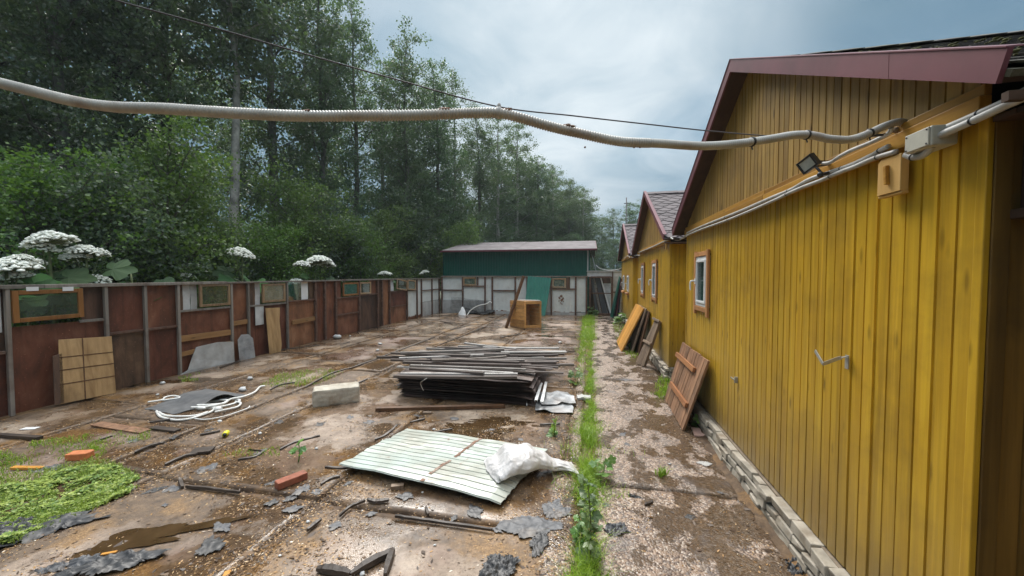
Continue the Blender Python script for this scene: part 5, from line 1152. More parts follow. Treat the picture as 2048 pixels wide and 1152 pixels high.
# crate with an open front, and the post leaning on it
cr = thing('crate', 'open fronted wooden crate standing in front of the leaning green sheet', 'crate', (-1.89, 11.0, 0))
A, B, Cc = Vector((-2.40, 11.36, 0)), Vector((-1.88, 10.98, 0)), Vector((-1.40, 11.22, 0)); D = A+Cc-B; HZ = 0.80; up = Vector((0, 0, 1))
def plank_face(p, q_, n, name, mat, th=0.02, z0=0.02, z1=HZ):
    m_ = MB(); d = q_-p; nr = d.cross(up).normalized()
    for k in range(n):
        za, zb = z0+(z1-z0)*k/n+0.002, z0+(z1-z0)*(k+1)/n-0.006; m_.rn = rg.random(); o = nr*rg.uniform(-.004, .004)
        m_.slab([p+o+up*za, q_+o+up*za, q_+o+up*zb, p+o+up*zb], th)
    return m_.build(name, mat, cr)
plank_face(A, B, 7, 'side_wall', M['crate']); plank_face(Cc, D, 7, 'side_wall', M['crate']); plank_face(D, A, 7, 'back_wall', M['crate_in'])
fi = (Cc-B).normalized(); nrm = fi.cross(up).normalized(); bk = -nrm
m_ = MB(); w_ = 0.055
for (p, q_) in ((B, B+fi*w_), (Cc-fi*w_, Cc)): m_.rn = rg.random(); m_.slab([p+nrm*.004+up*.0, q_+nrm*.004+up*.0, q_+nrm*.004+up*HZ, p+nrm*.004+up*HZ], 0.03)
for za, zb in ((0.02, 0.09), (HZ-0.07, HZ-0.002)): m_.rn = rg.random(); m_.slab([B+fi*w_+nrm*.003+up*za, Cc-fi*w_+nrm*.003+up*za, Cc-fi*w_+nrm*.003+up*zb, B+fi*w_+nrm*.003+up*zb], 0.028)
m_.build('front_frame', M['crate'], cr, bevel=0.003)
m_ = MB()
for k in range(7):
    za, zb = 0.03+0.75*k/7, 0.03+0.75*(k+1)/7-0.006; m_.rn = rg.random(); m_.slab([B+bk*0.42+fi*.02+up*za, Cc+bk*0.42-fi*.02+up*za, Cc+bk*0.42-fi*.02+up*zb, B+bk*0.42+fi*.02+up*zb], 0.015)
m_.build('lining', M['crate_in'], cr)
m_ = MB()
for k in range(4):
    a0, a1 = k/4, (k+0.97)/4; m_.rn = rg.random(); m_.slab([A.lerp(D, a0)+up*(HZ+.018), B.lerp(Cc, a0)+up*(HZ+.018), B.lerp(Cc, a1)+up*(HZ+.018), A.lerp(D, a1)+up*(HZ+.018)], 0.017)
m_.build('lid', M['crate'], cr); m_ = MB(); m_.slab([A+up*.018, B+up*.018, Cc+up*.018, D+up*.018], 0.017); m_.build('floor', M['crate_in'], cr)
m_ = MB(); m_.bar(A.lerp(Cc, .28)+up*(HZ+.03), A.lerp(Cc, .95)+up*(HZ+.03), 0.10, 0.02); tag(m_.build('plank', M['asbpale']), 'pale board lying on top of the wooden crate', 'board')
a, b_ = G(1012, 656), PD(1047.5, 552, 11.55); m_ = MB(); m_.bar(a+Vector((0, 0, .0)), b_, 0.08, 0.075); tag(m_.build('post', M['darkwood'], bevel=0.006), 'dark brown wooden post leaning on the crate', 'post')

# boards leaning on the fence
def lean_on_fence(label, pxs, mat, name='board', th=0.012, foot=0.16, group=None, cat='board'):
    P = []
    for (px, py) in pxs:
        p = fp(px, py); h = max(p.z, 0.0); d = 0.06+foot*max(0, 1-h/0.9); P.append(Vector((fx(p.y)+d, p.y, h)))
    m_ = MB(); m_.poly(P, (1, 0, 0.15), th); return tag(m_.build(name, mat, bevel=0.003), label, cat, group)
ob = lean_on_fence('tan chipboard sheet with a drawn grid leaning on the fence below the big orange window', [(95, 806), (208, 784), (214, 672), (108, 679)], M['ply'])
m_ = MB(); A4 = [fp(*p) for p in ((95, 806), (208, 784), (214, 672), (108, 679))]
A4 = [Vector((fx(p.y)+0.0615+0.16*max(0, 1-max(p.z, 0)/0.9), p.y, max(p.z, 0))) for p in A4]
for u in (0.42,): m_.bar(A4[0].lerp(A4[1], u)+Vector((.002, 0, 0)), A4[3].lerp(A4[2], u)+Vector((.002, 0, 0)), 0.010, 0.003, Vector((1, 0, 0)))
for v in (0.30, 0.52, 0.72): m_.bar(A4[0].lerp(A4[3], v)+Vector((.002, 0, 0)), A4[1].lerp(A4[2], v)+Vector((.002, 0, 0)), 0.010, 0.003, Vector((1, 0, 0)))
m_.build('grid_line', M['darkwood'], ob)
lean_on_fence('narrow brown sheet leaning behind the tan chipboard sheet', [(84, 808), (104, 803), (112, 705), (92, 712)], M['rustdark'])
lean_on_fence('silver metal sheet with a rounded top leaning low on the fence', [(467, 726), (499, 718), (497, 676), (488, 668), (474, 669), (466, 680)], M['zinc'], 'metal_sheet', 0.004, 0.08, cat='metal sheet')
lean_on_fence('narrow light plywood board leaning on the fence under the frosted window', [(526, 708), (549, 703), (552, 690), (552, 642), (555, 615), (526, 616)], M['ply'], foot=0.10)
# heap of net, bag and hose in the far corner
crumple('net_heap', G(955, 627), 1.5, 0.7, 0.05, 0.30, M['net'], 'dark net heaped in the far corner of the yard', 'net', 31, n=22, rag=0.3, fold=0.7)
def netf(u, v): return Vector((bx(905)+(bx(975)-bx(905))*u, YB-0.10-0.25*(1-v), 0.05+v*(0.62-0.16*u)+0.03*fbm(u*5, v*4, 1)))
m_ = MB()
for k in range(26):
    u = k/25; m_.tube([netf(u, v/6) for v in range(7)], 0.004, 4)
for k in range(14):
    v = k/13; m_.tube([netf(u/12, v) for u in range(13)], 0.004, 4)
tag(m_.build('net', M['net']), 'fine dark netting hung against the white fence in the far corner', 'net')
m_ = MB(); c = G(925, 630); rr = random.Random(5)
m_.grid(lambda u, v: Vector((c.x+(0.17*(1-v)**0.7*(1+.25*fbm(math.cos(6.283*u)*1.5, math.sin(6.283*u)*1.5, v*3)))*math.cos(6.283*u), c.y+0.12*(1-v)**0.7*math.sin(6.283*u), 0.34*v)), 18, 12, True); tag(m_.build('bag', M['pvc']), 'small white plastic bag standing in the far corner by the net', 'bag')
m_ = MB(); c2 = [PY(934, 631, 14.3), PY(942, 620, 14.45), PY(956, 612, 14.5), PY(972, 608, 14.5), PY(980, 603, 14.55), PY(983, 606, 14.55)]; m_.tube(smooth_path(c2, 6), 0.02, 8); tag(m_.build('hose', M['hosewhite']), 'thick white hose arching out of the dark net heap', 'hose')

# ------------------------------------------------------------------ panels leaning on the yellow houses
def plank_panel(name, quad, n, mat, th, label, cat, parent_bat=(), bmat=None, group=None, gap=0.004, ends=0.012, seed=1):
    """quad: foot far, foot near, top near, top far; planks run from foot to top"""
    q = [Vector(p) for p in quad]; rng = random.Random(seed); root = thing(name, label, cat, (q[0]+q[1])/2, group=group)
    nr = (q[1]-q[0]).cross(q[3]-q[0]).normalized()
    if nr.x > 0: nr = -nr
    m_ = MB()
    for k in range(n):
        u0, u1 = (k+0.01)/n, (k+1)/n-gap; e0, e1 = rng.uniform(0, ends), rng.uniform(0, ends); m_.rn = rng.random(); o = nr*rng.uniform(0, 0.004)
        P = lambda u, v: q[0].lerp(q[1], u).lerp(q[3].lerp(q[2], u), v)+o
        f_ = [P(u0, e0), P(u1, e0), P(u1, 1-e1), P(u0, 1-e1)]
        m_.hexa([p-nr*th for p in f_]+f_)
    m_.build('planks', mat, root, bevel=0.002)
    for v, u0, u1, w_, t_ in parent_bat:
        P = lambda u, vv: q[0].lerp(q[1], u).lerp(q[3].lerp(q[2], u), vv)
        a, c = P(u0, v-w_/2)+nr*0.005, P(u1, v-w_/2)+nr*0.005; d, e = P(u1, v+w_/2)+nr*0.005, P(u0, v+w_/2)+nr*0.005
        m_ = MB(); m_.rn = rng.random(); m_.hexa([a, c, d, e]+[p+nr*t_ for p in (a, c, d, e)]); m_.build('batten', bmat or mat, root, bevel=0.004)
    return root
plank_panel('wooden_hatch', [(0.97, 5.12, 0.0), (0.95, 4.07, 0.0), (1.155, 3.97, 0.76), (1.155, 5.02, 0.76)], 11, M['hatch'], 0.022, 'weathered plank hatch with two orange battens leaning on the nearest yellow house', 'wooden hatch', ((0.78, -0.01, 0.78, 0.07, 0.03), (0.32, 0.14, 0.92, 0.07, 0.03)), M['batten'], seed=4)
plank_panel('slat_bundle', [(0.83, 7.06, 0.0), (0.93, 6.75, 0.0), (1.165, 6.62, 0.84), (1.15, 6.95, 0.84)], 6, M['greywood'], 0.045, 'narrow bundle of grey wooden slats leaning on the middle yellow house', 'slat bundle', ((0.98, -0.3, 1.25, 0.045, 0.03), (0.50, -0.12, 1.05, 0.05, 0.03)), M['greywood'], gap=0.02, ends=0.03, seed=6)
plank_panel('wooden_board', [(0.66, 9.30, 0.0), (0.66, 8.05, 0.0), (1.10, 8.05, 0.93), (1.10, 9.30, 0.93)], 4, M['panelwood'], 0.03, 'honey coloured plank panel leaning outermost on the middle yellow house', 'wooden panel', seed=8)
plank_panel('wooden_board', [(0.86, 9.1, 0.0), (0.86, 7.95, 0.0), (1.135, 7.95, 0.92), (1.135, 9.1, 0.92)], 5, M['greywood'], 0.03, 'grey plank panel leaning right behind the honey coloured one', 'wooden panel', seed=9)
plank_panel('wooden_board', [(0.97, 8.9, 0.0), (0.97, 7.75, 0.0), (1.165, 7.75, 0.88), (1.165, 8.9, 0.88)], 6, M['darkwood'], 0.03, 'dark plank panel leaning innermost against the middle yellow house', 'wooden panel', seed=10)
m_ = MB(); m_.box(G(1404, 866)+Vector((-.02, 0, .034)), (0.13, 0.20, 0.018), R(-6)); m_.box(G(1404, 866)+Vector((-.025, .006, .019)), (0.125, 0.19, 0.011), R(2)); tag(m_.build('tile', M['tile'], bevel=0.002), 'pink ceramic tile lying by the foot of the weathered plank hatch', 'tile')
for i, (px, py, L, w_, h_, rz, mt, lb) in enumerate(((28, 876, 0.62, 0.05, 0.03, R(4), 'rubber', 'dark wet batten lying at the edge of the yard near the fence'), (55, 940, 0.26, 0.035, 0.02, R(10), 'panelwood', 'light wooden stick lying on the weeds beside the orange brick'), (60, 858, 0.14, 0.06, 0.006, 0.3, 'pvc', 'white paper scrap lying on the ground near the fence'),
        (240, 858, 0.75, 0.10, 0.012, R(-4), 'hatch', 'dirty brown board lying flat near the felt sheet'), (330, 862, 0.34, 0.07, 0.02, R(-2), 'rubber', 'short dark board lying at the end of the dirty brown board'), (855, 827, 0.10, .05, .02, .2, 'greywood', 'small grey wood chip in front of the brown plank'),
        (218, 1108, 0.07, 0.018, 0.008, R(30), 'panelwood', 'small yellow wood splinter on the black film at the lower yard'), (452, 1146, 0.06, 0.03, 0.008, R(120), 'panelwood', 'bright yellow wood splinter at the lower edge of the yard'), (405, 903, .16, .11, .02, .5, 'rubber', 'dark broken edge of a slab sticking up left of the yellow cap'))):
    c = G(px, py); m_ = MB(); m_.box(c+Vector((0, 0, h_/2+0.004)), (L, w_, h_), rz); tag(m_.build('board' if L > .2 else 'wood_scrap', M[mt], bevel=0.002), lb, 'scrap')

# ------------------------------------------------------------------ plastic film scraps
big = [(1060, 1052, .40, .24, .3, .012, 'filmgrey', 'large torn grey film sheet on the slab edge in front of the sack'), (1112, 1018, .20, .24, .1, .012, 'filmgrey', 'grey film scrap draped over the slab edge next to the grass strip'), (1078, 1085, .11, .22, -.1, .014, 'film', 'narrow dark film scrap hanging down beside the slab edge'),
       (1000, 1135, .24, .18, .5, .03, 'film', 'shiny black film bundle at the bottom of the yard by the slab edge'), (1235, 1062, .17, .12, .2, .03, 'filmgrey', 'dark film scrap on the path right of the tall weed'), (1268, 994, .10, .04, -.2, .015, 'film', 'small dark film scrap in the middle of the path'),
       (1408, 927, .12, .09, .1, .006, 'asb', 'small grey slate scrap on the path near the tile'), (1600, 1138, .16, .13, .4, .04, 'film', 'grey rubbery film piece at the foot of the nearest house wall'), (95, 1058, .62, .30, .65, .045, 'film', 'big crumpled black film heap below the green clover'),
       (10, 1065, .3, .25, .5, .05, 'film', 'black film heap at the very edge beside the clover'), (225, 1128, .50, .20, .6, .035, 'film', 'wide black film sheet at the bottom of the yard'), (150, 1130, .3, .1, .5, .03, 'filmgrey', 'thin grey film strip between the two black film heaps'),
       (100, 940, .30, .16, .4, .02, 'filmgrey', 'grey film scrap lying behind the clover by the orange brick')]
for i, (px, py, sx, sy, rz, h_, mt, lb) in enumerate(big): crumple('film_scrap', G(px, py), sx, sy, rz, h_, M[mt], lb, 'film scrap', 40+i, n=40, rag=0.75, fold=2.0, z0=0.002, th=0.001)
small = [(549, 966, .12), (605, 982, .17), (582, 996, .12), (543, 1005, .10), (585, 1018, .12), (670, 1052, .09), (743, 1028, .09), (810, 993, .13), (951, 1023, .14), (790, 920, .06), (696, 967, .08), (444, 1054, .16), (418, 1094, .16), (907, 1037, .07), (995, 1061, .08), (309, 981, .14), (346, 978, .13), (265, 884, .14), (346, 875, .16),
         (414, 939, .15), (1041, 879, .07), (832, 833, .11), (910, 837, .12), (983, 859, .07), (633, 986, .10), (737, 846, .12), (1255, 890, .08), (1245, 870, .10), (1250, 760, .14), (1440, 985, .06), (1380, 1035, .07), (1210, 1010, .06), (330, 1010, .06), (640, 850, .12), (560, 845, .12), (420, 860, .1), (520, 905, .12), (700, 835, .12)]
rr = random.Random(77)
for i, (px, py, s_) in enumerate(small): crumple('film_scrap', G(px, py), s_*rr.uniform(.9, 1.3), s_*rr.uniform(.5, .9), rr.uniform(0, 3), s_*0.045, M['filmgrey' if rr.random() < .7 else 'film'], 'small torn scrap of grey plastic film stuck flat to the wet slabs', 'film scrap', 90+i, 'small film scraps on the slabs', n=20, rag=0.9, fold=1.8, z0=0.001, th=0.001)
# dark slivers: rubber, bark, battens
sliv = [[(634, 1138), (660, 1143), (700, 1149)], [(700, 1149), (745, 1126), (787, 1103)], [(770, 1150), (778, 1125), (787, 1100)], [(680, 1032), (700, 1014), (730, 1002)], [(735, 1000), (755, 1003), (778, 1000)], [(614, 1061), (628, 1050), (642, 1039)], [(790, 1033), (860, 1042), (985, 1060)], [(476, 920), (510, 914), (525, 903), (497, 900)],
        [(642, 970), (660, 958), (680, 953)], [(708, 930), (730, 912), (748, 900)], [(650, 935), (690, 936), (706, 928)], [(480, 985), (420, 977), (372, 973)], [(365, 975), (360, 958)], [(851, 1015), (857, 1030)], [(270, 905), (300, 892), (330, 885)], [(230, 950), (260, 948)], [(400, 870), (440, 862)], [(560, 900), (590, 885), (640, 872)], [(750, 880), (775, 868), (795, 850)], [(820, 845), (850, 838)],
        [(610, 775), (660, 748), (700, 736)], [(700, 737), (760, 715), (812, 696), (870, 674)], [(707, 770), (735, 758)], [(880, 690), (925, 672), (975, 652)], [(540, 780), (560, 770), (590, 765)], [(700, 660), (730, 655), (790, 657)], [(880, 642), (905, 648)], [(560, 700), (640, 690)], [(300, 845), (350, 838)], [(900, 660), (940, 650)], [(1000, 675), (1040, 668)], [(1120, 705), (1150, 702)], [(680, 690), (700, 684)], [(440, 735), (480, 722)],
        [(1290, 1010), (1305, 1004)], [(960, 905), (975, 885)], [(330, 930), (370, 912), (395, 908)], [(200, 880), (225, 872)], [(870, 865), (905, 858)], [(1080, 850), (1120, 848)]]
for i, pts in enumerate(sliv):
    P = smooth_path([G(*p, 0.012) for p in pts], 5); m_ = MB(); w_ = rr.uniform(0.012, 0.03) if i > 2 else 0.034; n = len(P)
    vs = []
    for k, p in enumerate(P):
        t = (P[min(k+1, n-1)]-P[max(k-1, 0)]).normalized(); s_ = Vector((-t.y, t.x, 0)); w2 = w_*0.5*(0.45+0.55*math.sin(math.pi*(k+0.6)/(n+0.2)))
        zt = 0.010+0.006*rr.random()+(0.02 if i < 3 else 0)*math.sin(math.pi*k/n); vs += [p+s_*w2+Vector((0, 0, -0.006)), p+s_*w2*0.8+Vector((0, 0, zt)), p-s_*w2*0.8+Vector((0, 0, zt*0.7)), p-s_*w2+Vector((0, 0, -0.006))]
    m_.add(vs, [(4*k+j, 4*k+(j+1) % 4, 4*k+4+(j+1) % 4, 4*k+4+j) for k in range(n-1) for j in range(4)]+[(0, 1, 2, 3), (4*n-1, 4*n-2, 4*n-3, 4*n-4)])
    lb = 'curled dark strip near the bottom edge of the photo, pointing at the sheet' if i == 1 else ('thin dark sliver of wood or rubber lying on the wet slabs')
    tag(m_.build('debris_strip', M['rubber']), lb, 'debris strip', 'dark slivers on the slabs')
# white and pale bits of rubble
for i, (px, py, s_) in enumerate([(725, 1148, .035), (805, 1036, .02), (616, 1043, .03), (725, 1018, .02), (633, 900, .035), (868, 860, .035), (475, 679, .12), (674, 678, .2), (760, 689, .10), (755, 702, .08), (1120, 686, .10), (700, 673, .05), (325, 768, .08), (315, 790, .05), (500, 760, .10), (485, 783, .12), (440, 840, .06), (845, 985, .02), (1500, 985, .03), (1430, 870, .03), (1340, 930, .03), (870, 1090, .02), (560, 1110, .02), (995, 700, .06), (520, 870, .04)]):
    m_ = MB(); c = G(px, py); m_.ball(c+Vector((0, 0, s_*0.22)), (s_*.5, s_*.38, s_*.28), 7, 5, .3, rr); tag(m_.build('rubble_piece', M['asbpale']), 'small pale lump of rubble or paper lying on the slabs', 'rubble', 'pale bits of rubble on the slabs')
# sawdust, chips and grit: nobody could count it
rs = np.random.RandomState(3); N = 150000
Pxy = np.empty((0, 2))
while len(Pxy) < N:
    c = np.stack([rs.uniform(-6.5, 1.15, 40000), 1.2+13.5*rs.rand(40000)**2.0], 1)
    dn = np.array([fbm(x*0.9+4, y*0.9, 2.2, 4)+0.5*fbm(x*3.1, y*3.1, 8.0, 3) for x, y in c])
    jt = np.min(np.abs(c[:, :1]-np.array([-1.865, -3.34, -3.95, -5.3, -0.19])[None, :]), 1)
    k = np.clip(0.22+dn*1.1, 0.07, 1)+1.2*np.exp(-(jt/0.10)**2); k = np.where(c[:, 0] > 0.0, k*0.35, k)
    Pxy = np.vstack([Pxy, c[rs.rand(40000) < k*0.7]])
Pxy = Pxy[:N]; an = rs.uniform(0, 2*np.pi, N); L = rs.gamma(1.7, 0.0030, N)+0.002+(rs.rand(N) < 0.012)*rs.uniform(0.008, 0.03, N); W = L*rs.uniform(0.25, 0.6, N); hz = np.array([max(ground_z(a_, b_), -0.012) for a_, b_ in Pxy])+0.001+rs.rand(N)*0.003
dx = np.stack([np.cos(an)*L, np.sin(an)*L, rs.uniform(-.3, .3, N)*L], 1); dy = np.stack([-np.sin(an)*W, np.cos(an)*W, rs.uniform(-.4, .4, N)*W], 1); c0 = np.column_stack([Pxy, hz])
V = np.stack([c0-dx, c0-dy*0.8, c0+dx, c0+dy*0.8], 1).reshape(-1, 3); Fq = np.arange(4*N).reshape(N, 4); rv_ = np.clip(rs.beta(1.6, 1.7, N), 0, 1); rv_[L > 0.013] *= 0.35
tag(np_mesh('wood_chips', V, Fq, rv_, M['chips']), 'sawdust, wood chips and grit strewn over the slabs', 'wood chips', kind='stuff')
# ------------------------------------------------------------------ overhead hose and wire
hp = [(-420, 20, 1.22), (-200, 105, 1.16), (-60, 150, 1.12), (0, 166, 1.10), (60, 181, 1.09), (150, 203, 1.08), (230, 214, 1.07), (320, 217, 1.06), (400, 222, 1.05), (500, 228, 1.05), (600, 232, 1.05), (700, 232, 1.06), (800, 231, 1.07), (880, 229, 1.08), (950, 226, 1.10), (1000, 227, 1.12), (1040, 236, 1.13), (1100, 253, 1.15),
      (1160, 267, 1.18), (1240, 283, 1.20), (1320, 287, 1.23), (1400, 292, 1.27), (1470, 288, 1.30), (1540, 278, 1.34), (1590, 270, 1.37), (1625, 271, 1.39), (1660, 278, 1.40), (1700, 279, 1.42), (1735, 268, 1.43), (1770, 252, 1.44), (1798, 244, 1.45), (1812, 250, 1.46), (1822, 268, 1.47)]
P = smooth_path([PD(*p) for p in hp], 60)
def resample(P, st):
    out = [P[0]]; acc = 0.0
    for a, b_ in zip(P[:-1], P[1:]):
        d = (b_-a).length; acc2 = st-acc
        while d >= acc2 and d > 0:
            out.append(a.lerp(b_, acc2/d)); acc2 += st
        acc = (acc+d) % st
    return out
P = resample(P, 0.0021); iC = next(i for i, p in enumerate(P) if p.x > PD(1300, 287, 1.22).x); rr = random.Random(6)
rad = [0.0138+(0.0016 if (i//2) % 2 else -0.0012)*(1 if i < iC else 0.35)+0.0006*fbm(p.x*9, 2, 2) for i, p in enumerate(P)]
m_ = MB(); m_.tube(P, rad, 12, smooth=True); hs = tag(m_.build('corrugated_hose', M['hose']), 'long pale corrugated hose slung across the yard at the top of the view', 'hose')
m_ = MB()
for k in (1060, 1063, 1150, 880, 1240, 1246): 
    if k < len(P): m_.ball(P[k]+Vector((0, 0, 0.013)), (0.02, 0.008, 0.006), 7, 4, .4, rr)
for px in (1280, 1170, 1268):
    m_.ball(PD(px, 292, 1.215)+Vector((0, 0, -0.004)), 0.0035, 6, 4)
m_.build('crust', M['rustline'], hs)
for px, D_ in ((1500, 1.32), (1612, 1.385), (1740, 1.435)):
    m_ = MB(); i = min(range(len(P)), key=lambda j: (P[j]-PD(px, 275, D_)).length); m_.tube([P[i-1], P[i+2]], 0.0172, 12)
    m_.bar(P[i]+Vector((0, 0, -.015)), P[i]+Vector((0.004, 0, -.028)), 0.004, 0.003)
    m_.build('cable_tie', M['black'], hs)
wp = [(60, -52, .93), (230, 0, .98), (400, 47, 1.02), (600, 105, 1.06), (800, 161, 1.10), (995, 213, 1.14), (1150, 232, 1.19), (1300, 249, 1.24), (1420, 262, 1.29), (1545, 272, 1.34), (1650, 273, 1.40), (1740, 272, 1.44), (1786, 264, 1.47)]
m_ = MB(); m_.tube(smooth_path([PD(*p) for p in wp], 10), 0.0021, 7); wr = tag(m_.build('steel_wire', M['wire']), 'thin dark steel wire stretched above the corrugated hose', 'wire')
m_ = MB(); m_.tube(smooth_path([PD(1752, 271, 1.445)+Vector((0.02*math.cos(a), 0.02*math.sin(a), 0.006*math.sin(a))) for a in np.linspace(0, 6.283, 9)], 3), 0.003, 6); m_.bar(PD(1735, 272, 1.435), PD(1765, 270, 1.455), .008, .008); m_.build('turnbuckle', M['wire'], wr)
m_ = MB(); m_.ball(PD(1792, 260, 1.47), 0.012, 8, 6); m_.build('anchor', M['greywood'], wr)
c = PD(998, 226, 1.12); m_ = MB(); m_.tube([c-Vector((.006, 0, 0)), c+Vector((.006, 0, 0))], 0.0175, 12); m_.ball(c+Vector((0, 0, 0.021)), (.006, .006, .009), 8, 6); tag(m_.build('hose_clamp', M['asb']), 'grey clamp tying the corrugated hose to the steel wire', 'clamp')

# ------------------------------------------------------------------ trees
def rot_basis(rs, n):
    d = rs.normal(size=(n, 3)); d /= np.linalg.norm(d, axis=1)[:, None]
    k = rs.normal(size=(n, 3)); w_ = np.cross(d, k); w_ /= np.linalg.norm(w_, axis=1)[:, None]; return d, w_
def leaf_quads(rs, C_, size, asp=0.42, droop=0.25, flat=0.0):
    n = len(C_); d, w_ = rot_basis(rs, n); d[:, 2] -= droop; d /= np.linalg.norm(d, axis=1)[:, None]
    if flat: w_[:, 2] *= (1-flat)
    w_ -= d*np.sum(w_*d, 1)[:, None]; w_ /= np.linalg.norm(w_, axis=1)[:, None]
    s = size*rs.uniform(0.65, 1.3, n)[:, None]; nn = np.cross(d, w_)
    V = np.stack([C_-d*s*.5, C_+w_*s*asp+nn*s*.08, C_+d*s*.5, C_-w_*s*asp+nn*s*.08], 1).reshape(-1, 3)
    return V, np.arange(4*n).reshape(n, 4)
def make_tree(seed, H, Rc, base, nleaf, lsize, lmat, bmat, prof, up=(0.5, 1.0), droop=0.25, nl=46, sig=0.22, tr=0.013, name='tree'):
    rng = random.Random(seed); rs = np.random.RandomState(seed)
    root = thing(name, 'tree', 'tree'); tb = MB()
    tp = []; x = y = 0
    for i in range(15):
        t = i/14; tp.append(Vector((x, y, H*0.97*t))); x += rng.uniform(-.09, .09)*H/15; y += rng.uniform(-.09, .09)*H/15
    tb.tube(tp, [H*tr*(1.0-0.93*(i/14)**0.9)+0.008 for i in range(15)], 9)
    def tpt(h):
        k = min(13.999, max(0, h/(H*0.97)*14)); i = int(k); return tp[i].lerp(tp[i+1], k-i)
    cl = []; wt = []
    for i in range(nl):
        u = (i+rng.random())/nl; h = H*(base+(1-base)*u*0.985); az = i*2.399+rng.uniform(-.5, .5); L = Rc*prof(u)*rng.uniform(0.65, 1.25)
        el = rng.uniform(*up); d = Vector((math.cos(az)*math.cos(el), math.sin(az)*math.cos(el), math.sin(el))); a = tpt(h); P = [a]
        for s_ in range(1, 6):
            dd = (d+Vector((rng.uniform(-.2, .2), rng.uniform(-.2, .2), rng.uniform(-.15, .15)-0.10*droop*s_))).normalized(); P.append(P[-1]+dd*L/5)
        tb.tube(P, [max(0.006, 0.016*L*(1-k/5.4)) for k in range(6)], 5, cap=False)
        for s_ in range(max(3, int(L*4.2))):
            t = rng.uniform(0.22, 1.0); k = min(4.999, t*5); j = int(k); c = P[j].lerp(P[j+1], k-j)
            o = Vector((rng.gauss(0, 1), rng.gauss(0, 1), rng.gauss(0, .8)))*(0.18+0.22*L*0.3)
            cl.append(c+o); wt.append(rng.uniform(0.3, 1.5))
            if rng.random() < 0.5: tb.tube([c, c+o*0.9], [0.008, 0.004], 3, cap=False)
    tb.build('trunk', bmat, root, local=True)
    cl = np.array(cl); wt = np.array(wt); wt /= wt.sum(); ix = rs.choice(len(cl), nleaf, p=wt)
    C_ = cl[ix]+rs.normal(size=(nleaf, 3))*np.array([sig, sig, sig*0.8])*rs.uniform(0.5, 1.1, (nleaf, 1))
    V, F_ = leaf_quads(rs, C_, lsize, droop=droop)
    crnd = rs.rand(len(cl)); np_mesh('crown', V, F_, np.clip(0.72*crnd[ix]+0.28*rs.rand(nleaf), 0, 1), lmat, root)
    return root
pa = lambda u: 0.55+0.75*math.sin(math.pi*min(1, u*0.85+0.12))-0.28*u**5
pb = lambda u: 1.12*math.sqrt(max(0.07, 1-((u-0.36)/0.70)**2))
protos = {
 'a1': make_tree(11, 16, 2.1, .10, 22000, .105, M['leaf'], M['bark'], pa), 'a2': make_tree(12, 16, 2.4, .14, 23000, .105, M['leaf'], M['barkdark'], pa, nl=52),
 'a3': make_tree(13, 16, 1.8, .08, 19000, .105, M['leaf'], M['bark'], pa, nl=50), 'b1': make_tree(14, 15, 1.9, .12, 14500, .095, M['leafbirch'], M['barkpale'], pb, (0.35, 0.8), 0.7, sig=.20),
 'm1': make_tree(16, 12, 2.6, .06, 18500, .11, M['leaf'], M['barkdark'], pb, (0.2, 0.7), 0.3, sig=.25),
 's1': make_tree(17, 16, 1.5, .42, 11000, .12, M['leafbirch'], M['barkpale'], pa, (0.3, 0.9), 0.4, nl=34, tr=0.0095)}
bushes = {'u1': make_tree(31, 5, 1.5, .04, 9500, .085, M['leafbush'], M['bark'], pb, (0.5, 1.1), 0.2, nl=30, sig=.24, tr=.008, name='shrub'), 'u2': make_tree(32, 5, 1.8, .03, 11000, .09, M['leafbush'], M['bark'], pa, (0.4, 1.0), 0.2, nl=34, sig=.26, tr=.008, name='shrub'),
          'u3': make_tree(33, 4.4, 1.6, .03, 10000, .085, M['leaf'], M['bark'], pa, (0.3, 1.0), 0.3, nl=32, sig=.26, tr=.008, name='shrub')}
hts = {'a1': 16, 'a2': 16, 'a3': 16, 'b1': 15, 'm1': 12, 's1': 16, 'u1': 5, 'u2': 5, 'u3': 4.4}
used = set(); trn = random.Random(9)
def plant(k, px, D, top=None, H=None, label='', group=None, wide=1.0, cat='tree'):
    src = protos.get(k) or bushes.get(k)
    p = PD(px, 553, D); zt = PD(px, top, D).z if top is not None else H
    s_ = (zt+0.07)/hts[k]/0.99
    o = src if k not in used else copy_tree(src); used.add(k)
    o.location = (p.x, p.y, -0.08); o.rotation_euler = (0, 0, trn.uniform(0, 6.28)); w_ = s_*wide*trn.uniform(0.92, 1.1); o.scale = (w_, w_, s_)
    o['label'] = label; o['category'] = cat
    if group: o['group'] = group
GW = 'trees of the wood behind the fences'
WL = 'tall leafy tree standing in the dense wood behind the long rust brown fence'
FL = 'distant leafy tree rising behind the green shed and the grey gate'
for k, px, D, top, H, wd in (('a1', -170, 9.5, None, 15, 1), ('a2', 5, 11, None, 16.5, 1), ('a1', 130, 10.5, None, 15.5, 1), ('m1', 60, 14, None, 14, 1.1), ('a3', 330, 13, None, 17, 1.0), ('a3', 560, 15, None, 17.5, 1),
        ('a1', 645, 16.5, -30, None, .95), ('b1', 610, 19, -20, None, 1), ('a3', 715, 18, 15, None, .95), ('b1', 765, 22, 130, None, 1.0), ('a1', 812, 20.5, 78, None, .95), ('a3', 872, 23, 138, None, 1.0), ('b1', 915, 26, 160, None, 1), ('m1', 845, 26, 210, None, 1),
        ('a3', 955, 28, 235, None, 1.1), ('b1', 1000, 29, 238, None, 1.1), ('b1', 1038, 32, 255, None, 1.1), ('a1', 1075, 34, 320, None, 1.1)):
    plant(k, px, D, top, H, WL, GW, wd)
plant('a2', 243, 11.8, None, 16.5, 'tall dark tree with a bare black trunk, between the hogweed clumps behind the fence', GW)
plant('s1', 474, 12.8, None, 17.5, 'slender tree with a long pale trunk rising behind the fence', GW)
